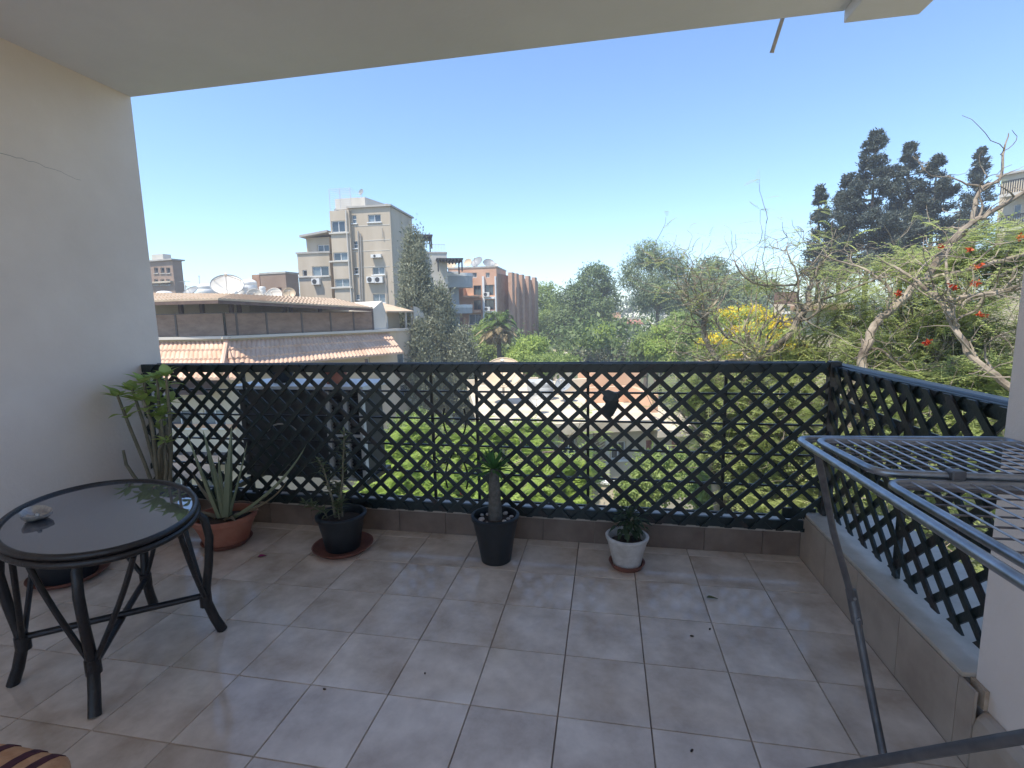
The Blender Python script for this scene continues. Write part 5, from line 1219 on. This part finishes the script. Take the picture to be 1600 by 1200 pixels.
tree('shrub_tree', 'bright green rounded tree left of the small palm', [px_blob(937, 522, 54, 24, 15), px_blob(922, 535, 53, 17, 14), px_blob(950, 538, 54, 17, 14)], 8000, .26, l_lime, 936, 54, .15, group=GT, clump=.6)
tree('shrub_tree', 'bright green bush right of the large palm', [px_blob(828, 542, 44, 26, 18), px_blob(815, 560, 43, 24, 18), px_blob(845, 566, 43, 22, 14)], 8000, .22, l_lime, 828, 44, .15, group=GT, clump=.5)
tree('shrub_tree', 'green bush just above the rail right of the tan dish', [px_blob(858, 566, 38, 30, 10), px_blob(880, 562, 39, 26, 10), px_blob(845, 575, 38, 26, 14)], 7000, .2, l_mid, 860, 38, .15, group=GT, clump=.45)
tree('shrub_tree', 'dark green tree behind the large palm', [px_blob(758, 520, 52, 20, 18), px_blob(745, 545, 50, 24, 20), px_blob(790, 560, 50, 26, 18)], 8000, .28, l_mid, 760, 52, .2, group=GT, clump=.6)
tree('shrub_tree', 'olive coloured bushes below the small palm', [px_blob(905, 560, 48, 26, 13), px_blob(950, 560, 48, 26, 14), px_blob(985, 556, 47, 22, 16)], 8000, .22, l_cyp, 940, 48, .15, group=GT, clump=.5)
tree('shrub_tree', 'fresh green bush with stacked clumps below the eucalyptus', [px_blob(1035, 520, 42, 14, 16), px_blob(1028, 545, 41, 18, 16), px_blob(1045, 560, 41, 22, 14)], 8000, .2, l_lime, 1034, 42, .15, group=GT, clump=.45)
tree('shrub_tree', 'mixed green tree behind the broken poinciana limb', [px_blob(1075, 530, 40, 26, 24), px_blob(1062, 505, 44, 24, 18), px_blob(1005, 540, 44, 20, 18)], 9000, .22, l_mid, 1070, 41, .18, group=GT, clump=.5)
# yellow flowering trees
GY = 'yellow flowering trees'
YB = lambda L_: [px_blob(x, y, d, rx, ry) for (x, y, d, rx, ry) in L_]
for (lb, bl, px, d, n) in [('yellow flowering tree left of the beige garden house', YB([(1145, 492, 30, 22, 8), (1178, 490, 30, 20, 8), (1200, 500, 29, 16, 7), (1115, 535, 27, 20, 10), (1135, 556, 27, 24, 10), (1168, 515, 29, 26, 6)]), 1158, 29, 7000), ('yellow flowering tree in front of the garden house', YB([(1222, 508, 26, 18, 8), (1240, 548, 25, 24, 9), (1200, 556, 25, 24, 9), (1258, 562, 25, 20, 8), (1215, 528, 26, 16, 7)]), 1226, 26, 6500)]:
    t = tree('yellow_tree', lb, bl, n, .15, l_yell, px, d, .16, clump=.4, group=GY)
    V, Fq = blob_leaves([(c - [0, 0, .25], r * 1.35) for c, r in bl], n, .18, .6, 30); np_mesh('leaves', V, Fq, l_lime, t)
# shrubs in the garden seen through the lattice
GS = 'shrubs in the garden below'
for (lb, bl, px, d, n, m) in [('green shrub in front of the villa shutters', [px_blob(1050, 740, 17, 60, 34), px_blob(1000, 770, 17, 40, 24)], 1045, 17, 9000, l_mid), ('dense shrub left of the lattice corner', [px_blob(1180, 720, 13, 70, 50), px_blob(1120, 770, 13, 50, 30)], 1170, 13, 14000, l_mid),
                            ('green shrub beside the house wing', [px_blob(600, 700, 24, 40, 20), px_blob(650, 665, 26, 40, 22)], 625, 25, 8000, l_mid), ('low shrub behind the garden wall', [px_blob(910, 735, 20.5, 26, 16)], 910, 20.5, 4000, l_mid)]:
    tree('garden_shrub', lb, bl, n, .13, m, px, d, .08, clump=.35, group=GS, cat='shrub')
# distant belt of trees closing the view
bl = [(at(x, 478 + rnd.uniform(-3, 8), 170), np.array([9, 4, 4.5 + rnd.uniform(-1, 1.5)])) for x in range(640, 1700, 32)]
V, Fq = blob_leaves(bl, 24000, 1.1, 1.8, 24); o = np_mesh('distant_treeline', V, Fq, l_euc); tag(o, 'hazy belt of distant trees along the horizon', 'treeline', kind='stuff')
bl = [(at(x, 520 + rnd.uniform(-5, 8), rnd.uniform(70, 110)), np.array([5, 4, 3.5])) for x in range(700, 1640, 30)] + [(at(x, 540 + rnd.uniform(-5, 14), rnd.uniform(45, 60)), np.array([3.5, 3, 2.5])) for x in range(720, 1640, 34)]
V, Fq = blob_leaves(bl, 36000, .5, 1.2, 24); o = np_mesh('garden_thicket', V, Fq, l_dark); tag(o, 'mass of low garden greenery filling the ground between houses', 'greenery', kind='stuff')

# palms
def palm(label, px, py, d, r_px, nfr, dates, dry):
    c = at(px, py, d); R_ = r_px * d / F; base = np.array([c[0], c[1], GZ]); t = thing('palm_tree', label, 'palm', tuple(base), 'palms beyond the villa')
    MB().tube([base, base * .5 + c * .5 + [.15, 0, 0], c], [.30, .24, .20], 9).build('trunk', m_bark, t, True)
    for i in range(nfr):
        a = i * 2.4; e = 1.2 - 1.75 * (i / nfr); up = R_ * math.sin(e); parts = []
        P0 = c; P2 = c + np.array([math.cos(a) * math.cos(e) * R_, math.sin(a) * math.cos(e) * R_, up * .8 - R_ * .25]); P1 = c + np.array([math.cos(a) * R_ * .5, math.sin(a) * R_ * .5, up * .9 + R_ * .25])
        s = np.linspace(.08, 1, 26)[:, None]; pp = (1 - s) ** 2 * P0 + 2 * s * (1 - s) * P1 + s * s * P2; tg = unit(2 * (1 - s) * (P1 - P0) + 2 * s * (P2 - P1)); sd2 = unit(np.cross(tg, [0, 0, 1.0]))
        L = R_ * .30 * np.sin(np.pi * (s[:, 0] * .8 + .15)); C = np.concatenate([pp, pp]); D = np.concatenate([tg * .8 + sd2, tg * .8 - sd2]); D[:, 2] -= .25
        V, Fq = leaf_cards(C, D, np.tile([0, 0, 1.0], (52, 1)), np.concatenate([L, L]), R_ * .05); 
        mbv = MB(); mbv.tube(list(pp[::5]) + [pp[-1]], .02, 4); V2 = np.array(mbv.v); F2 = np.array([f for f in mbv.f if len(f) == 4]); V, Fq = join_np([(V, Fq), (V2, F2)])
        np_mesh('frond', V, Fq, l_palm if i < nfr * (1 - dry) else l_palmd, t)
    for i in range(dates):
        a = i * 6.283 / dates; o_ = c + np.array([math.cos(a), math.sin(a), 0]) * R_ * .42 - [0, 0, R_ * .38]; V, Fq = blob_leaves([(o_, np.array([.28, .28, .42]) * R_ * .55)], 300, R_ * .13, R_ * .16, 12, 1.2); tag(np_mesh('date_bunch', V, Fq, l_palmd, t), kind='stuff')
palm('large palm with pale fruit bunches left of the bushes', 778, 512, 46, 36, 34, 7, .35)
palm('small slender palm standing in the middle above the rail', 970, 512, 58, 22, 26, 0, .1)
palm('low dark palm right of the small slender palm', 1008, 530, 56, 20, 22, 0, .1)

# ------------------------------------------------------------------ poinciana trees close to the balcony
def fronds(C, A, L, wid=0.42, npair=8, fat=0.085):
    """feathery twice-pinnate leaves: C base, A heading vector, L length; every frond is one connected blade"""
    n = len(C); A = unit(A); up = np.tile([0, 0, 1.0], (n, 1)); S = unit(np.cross(A, up)); dro = RN.uniform(.05, .5, n)
    V = np.zeros((n, npair, 8, 3)); k = 8 * npair
    for i in range(npair):
        s = .10 + .90 * i / (npair - 1); p = C + A * (L * s)[:, None] - up * (L * dro * s * s)[:, None]
        ln = (L * wid * math.sin(math.pi * (.12 + .80 * s)) * .55)[:, None]; w = (L * fat)[:, None]
        for q, sg in enumerate((-1, 1)):
            D = unit(S * sg + A * .55 - up * .12); T = unit(np.cross(D, up)); m = p + D * ln * .45
            V[:, i, 4 * q] = p + S * sg * .003; V[:, i, 4 * q + 1] = m + T * w / 2; V[:, i, 4 * q + 2] = p + D * ln; V[:, i, 4 * q + 3] = m - T * w / 2
    fs = [[8 * i + 4 * q + t for t in range(4)] for i in range(npair) for q in (0, 1)] + [[8 * i, 8 * i + 4, 8 * i + 12, 8 * i + 8] for i in range(npair - 1)]
    Fq = (np.arange(n) * k)[:, None, None] + np.array(fs)[None]
    return V.reshape(-1, 3), Fq.reshape(-1, 4)
def poinciana(label, limbs, n_twig, n_frond, lm_, blossoms, fill, d0, base_px, group='poinciana trees below the balcony', seed=3, fl=(.30, .52), twl=(.5, 1.7), ztop=99, fat=.085, npair=8):
    rg = np.random.default_rng(seed); base = at(base_px, 490, d0); base = np.array([base[0], base[1], GZ]); t = thing('poinciana', label, 'tree', tuple(base), group)
    mb = MB(); nodes = []
    for lb_ in limbs:
        pts = [at(x, y, d) for (x, y, d, r) in lb_]; rr = [r * 1.0 for (_, _, _, r) in lb_]
        P2 = []; R2 = []
        for i in range(len(pts) - 1):     # smooth subdivision with slight kinks
            for s in np.linspace(0, 1, 5)[:-1]:
                a = pts[max(i - 1, 0)]; b = pts[i]; c = pts[i + 1]; e = pts[min(i + 2, len(pts) - 1)]
                q = .5 * (2 * b + (c - a) * s + (2 * a - 5 * b + 4 * c - e) * s * s + (-a + 3 * b - 3 * c + e) * s ** 3)
                P2.append(q + rg.normal(size=3) * rr[i] * .25); R2.append(rr[i] + (rr[i + 1] - rr[i]) * s)
        P2.append(pts[-1]); R2.append(rr[-1]); mb.tube(P2, R2, 8, True); nodes += [(p, R2[i], unit(P2[min(i + 1, len(P2) - 1)] - P2[max(i - 1, 0)])) for i, p in enumerate(P2)]
    # trunk from the ground to the lowest limb point
    lo = min(nodes, key=lambda q: q[0][2])[0]; mb.tube([base, base * .5 + lo * .5 + [.2, .1, 0], lo], [.24, .20, .14], 10)
    for lb_ in limbs[1:]:
        st = at(*lb_[0][:3]); near = min(nodes, key=lambda q: np.linalg.norm(q[0] - st) + (0 if np.linalg.norm(q[0] - st) > .01 else 99))
    for (px, py, d, rx, ry, kk) in fill:      # hidden boughs carrying the filled part of the crown
        c, r = px_blob(px, py, d, rx, ry); a = lo * .4 + c * .6 - [0, 0, .8]; limb(mb, lo, a, .09, .05, .2); nodes += [(a, .04, np.array([0, 0, 1.0]))]
        for q in range(6):
            e = c + unit(rg.normal(size=3)) * r * .8; pp = limb(mb, a, e, .035, .010, .3, 6, 5); nodes += [(p_, .012, unit(e - a)) for p_ in pp[2:]]
    tips = []
    gen = nodes
    for g in range(2):
        new = []; cnt = n_twig if g == 0 else int(n_twig * 1.4)
        for i in range(cnt):
            p, r, d_ = gen[rg.integers(len(gen))]
            if p[2] > ztop - .3 and rg.uniform() < .6: continue
            r = min(r * .5, .022) if g == 0 else .008
            h = unit(d_ * .6 + rg.normal(size=3) * [1, 1, .55] + [0, 0, .25]); L = rg.uniform(*twl) * (1 if g == 0 else .6); pts = [p]; k = 6
            for q in range(k): h = unit(h + rg.normal(size=3) * .32 + [0, 0, .06]); pts.append(pts[-1] + h * L / k)
            mb.tube(pts, list(np.linspace(max(r, .007), .004, k + 1)), 5, False); new += [(q_, .01, h) for q_ in pts[2:]]; tips.append((pts[-1], h)); tips.append((pts[-3], h))
        gen = new
    mb.build('branches', m_barkp, t, True)
    T = np.array([q[0] for q in tips]); Hd = np.array([q[1] for q in tips]); k = rg.integers(0, len(T), n_frond); k = k[(T[k, 2] < ztop) | (rg.uniform(size=n_frond) < .03)]; n_frond = len(k)
    A = Hd[k] * .5 + rg.normal(size=(n_frond, 3)) * [1, 1, .22]; C = T[k] + rg.normal(size=(n_frond, 3)) * .04; parts = [fronds(C, A, rg.uniform(*fl, n_frond), .42, npair, fat)]
    for (px, py, d, rx, ry, kk) in fill:
        c, r = px_blob(px, py, d, rx, ry); dd = unit(rg.normal(size=(kk, 3))); C = c + dd * r * (rg.uniform(.1, 1, (kk, 1)) ** .5); A = dd * .4 + rg.normal(size=(kk, 3)) * [1, 1, .2]; parts.append(fronds(C, A, rg.uniform(*fl, kk), .42, npair, fat))
    V, Fq = join_np(parts); np_mesh('crown', V, Fq, lm_, t)
    for (x, y, d, r) in blossoms:
        c = at(x, y, d); r *= .62; V, Fq = blob_leaves([(c, np.array([r, r, r * .7]))], 40, .05, r * .6, 10, 0, .7); np_mesh('blossom', V, Fq, l_red, t)
    return t
R_L = [
 [(1330, 640, 8.8, .10), (1346, 565, 8.8, .075), (1360, 523, 8.9, .07), (1377, 498, 9.0, .068), (1395, 484, 9.0, .065), (1440, 439, 9.0, .065), (1475, 393, 8.9, .06), (1514, 351, 8.8, .05), (1545, 334, 8.7, .04), (1600, 302, 8.5, .035), (1660, 280, 8.3, .02)],
 [(1518, 350, 8.8, .035), (1521, 330, 8.8, .033), (1527, 306, 8.8, .03), (1540, 290, 8.8, .028), (1562, 281, 8.8, .024), (1567, 243, 8.8, .018), (1576, 208, 8.8, .007)],
 [(1536, 292, 8.8, .02), (1510, 287, 8.9, .016), (1482, 275, 9.0, .008)],
 [(1440, 439, 9.0, .045), (1500, 425, 8.7, .04), (1552, 411, 8.5, .036), (1600, 397, 8.3, .03), (1650, 380, 8.1, .02)],
 [(1600, 625, 6.8, .055), (1566, 596, 7.0, .05), (1521, 558, 7.2, .045), (1493, 516, 7.4, .042), (1475, 477, 7.6, .038), (1440, 446, 7.9, .03), (1398, 418, 8.2, .022), (1370, 400, 8.4, .01)],
 [(1478, 472, 7.6, .035), (1510, 463, 7.4, .03), (1552, 458, 7.3, .028), (1600, 449, 7.2, .025)],
 [(1493, 512, 7.4, .03), (1485, 470, 7.8, .03), (1478, 425, 8.2, .022), (1480, 395, 8.5, .012)],
 [(1395, 484, 9.0, .045), (1390, 450, 9.3, .03), (1350, 420, 9.6, .022), (1310, 408, 9.9, .014), (1270, 392, 10.2, .006)],
 [(1440, 600, 8.4, .03), (1400, 565, 8.6, .025), (1370, 545, 8.8, .02), (1335, 560, 9.0, .012)],
 [(1514, 351, 8.8, .028), (1500, 372, 9.1, .022), (1460, 400, 9.4, .016), (1420, 410, 9.8, .01), (1380, 420, 10.2, .006)],
]
poinciana('gnarled poinciana with pale bare branches and red blossoms beyond the right lattice', R_L, 400, 1300, l_poin,
          [(1490, 447, 7.8, .08), (1527, 415, 8.4, .10), (1526, 443, 8.2, .09), (1534, 492, 7.6, .06), (1450, 535, 7.6, .06), (1402, 458, 8.6, .05), (1597, 370, 8.4, .07), (1470, 385, 8.8, .06), (1515, 390, 8.9, .05)],
          [(1450, 540, 10.5, 130, 40, 1700), (1550, 540, 9.4, 70, 60, 1200), (1400, 480, 11.5, 100, 34, 1300), (1500, 440, 11.0, 90, 44, 1300), (1560, 390, 10.5, 60, 40, 900), (1450, 410, 12.5, 80, 22, 800), (1380, 545, 9.8, 60, 22, 500), (1500, 500, 9.4, 60, 20, 400), (1550, 590, 7.8, 60, 24, 500), (1420, 600, 8.4, 60, 24, 500), (1480, 640, 8.0, 110, 60, 900), (1400, 720, 8.5, 90, 70, 900), (1330, 650, 9.5, 60, 60, 700), (1560, 720, 7.0, 80, 80, 500), (1500, 860, 7.5, 90, 70, 500)], 8.8, 1335, ztop=zat(1500, 350, 8.8), twl=(.4, 1.2))
M_L = [
 [(1180, 640, 11.5, .10), (1194, 564, 11.6, .075), (1230, 528, 11.6, .07), (1246, 500, 11.6, .075), (1262, 477, 11.7, .07), (1264, 452, 11.8, .05), (1275, 425, 11.9, .03), (1300, 395, 12, .012)],
 [(1246, 498, 11.6, .03), (1247, 460, 11.6, .026), (1246, 432, 11.6, .024), (1234, 404, 11.6, .018), (1228, 385, 11.6, .008)],
 [(1246, 432, 11.6, .02), (1270, 412, 11.7, .016), (1290, 385, 11.8, .01)],
 [(1244, 445, 11.6, .022), (1200, 446, 11.4, .022), (1170, 438, 11.3, .018), (1150, 415, 11.2, .014), (1152, 405, 11.2, .006)],
 [(1246, 503, 11.6, .035), (1275, 490, 11.4, .03), (1281, 460, 11.3, .022), (1275, 425, 11.3, .016), (1290, 392, 11.3, .006)],
 [(1194, 564, 11.6, .05), (1183, 556, 11.5, .04), (1166, 543, 11.4, .03), (1140, 530, 11.2, .024), (1127, 518, 11.1, .02), (1119, 496, 11.0, .014), (1128, 470, 11, .006)],
 [(1183, 558, 11.5, .04), (1150, 562, 11.2, .03), (1110, 565, 10.9, .024), (1070, 552, 10.6, .014), (1045, 550, 10.4, .006)],
 [(1100, 528, 11.8, .06), (1099, 505, 11.8, .06), (1103, 488, 11.8, .06), (1095, 480, 11.8, .03), (1080, 470, 11.7, .026), (1062, 452, 11.6, .014), (1058, 438, 11.6, .006)],
 [(1103, 486, 11.8, .035), (1116, 476, 11.9, .02), (1126, 462, 12, .008)],
 [(1062, 470, 11.7, .012), (1086, 466, 11.7, .014), (1085, 445, 11.6, .010), (1080, 415, 11.6, .005)],
 [(1180, 640, 11.5, .09), (1150, 600, 11.5, .07), (1120, 560, 11.7, .06), (1100, 528, 11.8, .058)],
 [(1180, 640, 11.5, .08), (1120, 745, 10.8, .075), (1108, 700, 10.6, .05), (1085, 668, 10.4, .03), (1060, 640, 10.3, .012)],
 [(1262, 477, 11.7, .03), (1320, 455, 11.2, .03), (1360, 440, 10.8, .022), (1400, 412, 10.5, .012)],
]
poinciana('bare branched poinciana with a broken limb before the yellow trees', M_L, 400, 1500, l_poin, [(1190, 700, 10.5, .05)],
          [(1140, 640, 11.5, 80, 30, 700), (1260, 600, 11.0, 80, 40, 900), (1320, 490, 13.0, 60, 40, 900), (1310, 440, 13.5, 60, 22, 500), (1220, 560, 13.5, 80, 24, 500), (1130, 590, 13, 60, 20, 400), (1200, 440, 14, 50, 16, 260), (1250, 690, 10.5, 60, 60, 900), (1150, 560, 12.5, 70, 24, 500), (1270, 540, 12.0, 60, 26, 600), (1100, 610, 11.0, 60, 26, 500), (1160, 690, 10.8, 80, 50, 1100), (1290, 760, 10.2, 50, 40, 600), (1200, 770, 10.2, 60, 26, 600)], 11.5, 1185, seed=9, fl=(.28, .48))
CLUMPS = []
for k in range(52):
    x = rnd.uniform(570, 900); y = rnd.uniform(668, 800); d = 17.5 - (y - 660) / 140 * 4.6 + rnd.uniform(-.6, .6)
    if x > 850 and y < 730: continue
    CLUMPS.append((x, y + rnd.uniform(-6, 8), d, rnd.uniform(18, 36), rnd.uniform(8, 18), 300))
poinciana('bright green poinciana crown spreading below the middle of the lattice', [
    [(760, 1000, 15, .22), (745, 860, 15.2, .18), (735, 790, 15.4, .14), (690, 740, 15.5, .09), (640, 712, 15.6, .05), (600, 700, 15.6, .02)], [(738, 800, 15.4, .10), (780, 745, 15.2, .08), (830, 712, 15, .05), (870, 705, 14.8, .02)],
    [(740, 800, 15.4, .08), (740, 730, 16, .06), (735, 690, 16.6, .03)], [(742, 820, 15.2, .07), (800, 790, 14, .05), (850, 775, 13.4, .02)], [(742, 830, 15.2, .07), (660, 800, 14, .05), (600, 790, 13.6, .02)]], 120, 900, l_poin2,
          [(690, 722, 14.6, .08), (722, 770, 13.6, .08), (655, 782, 13.6, .08), (803, 786, 13.4, .08), (800, 738, 14.4, .06), (640, 720, 15, .06), (600, 782, 13.6, .08), (836, 790, 13.3, .07)],
          CLUMPS, 15, 745, seed=5, fl=(.36, .66), fat=.12, npair=7)

# ================================================================== HAZE IN THE AIR
hz = MB().box((-246, -66, GZ - 2), (246, 296, 19.5)).build('haze', None)
hm = bpy.data.materials.new('haze_air'); hm.use_nodes = True; hn = hm.node_tree.nodes; hn.remove(hn['Principled BSDF'])
pv = hn.new('ShaderNodeVolumePrincipled'); pv.inputs['Density'].default_value = 0.0018; pv.inputs['Color'].default_value = (0.86, 0.92, 1.0, 1); pv.inputs['Anisotropy'].default_value = 0.0
hm.node_tree.links.new(pv.outputs[0], hn['Material Output'].inputs['Volume']); hz.data.materials.append(hm); tag(hz, 'thin pale haze filling the air over the neighbourhood', 'haze', kind='stuff')
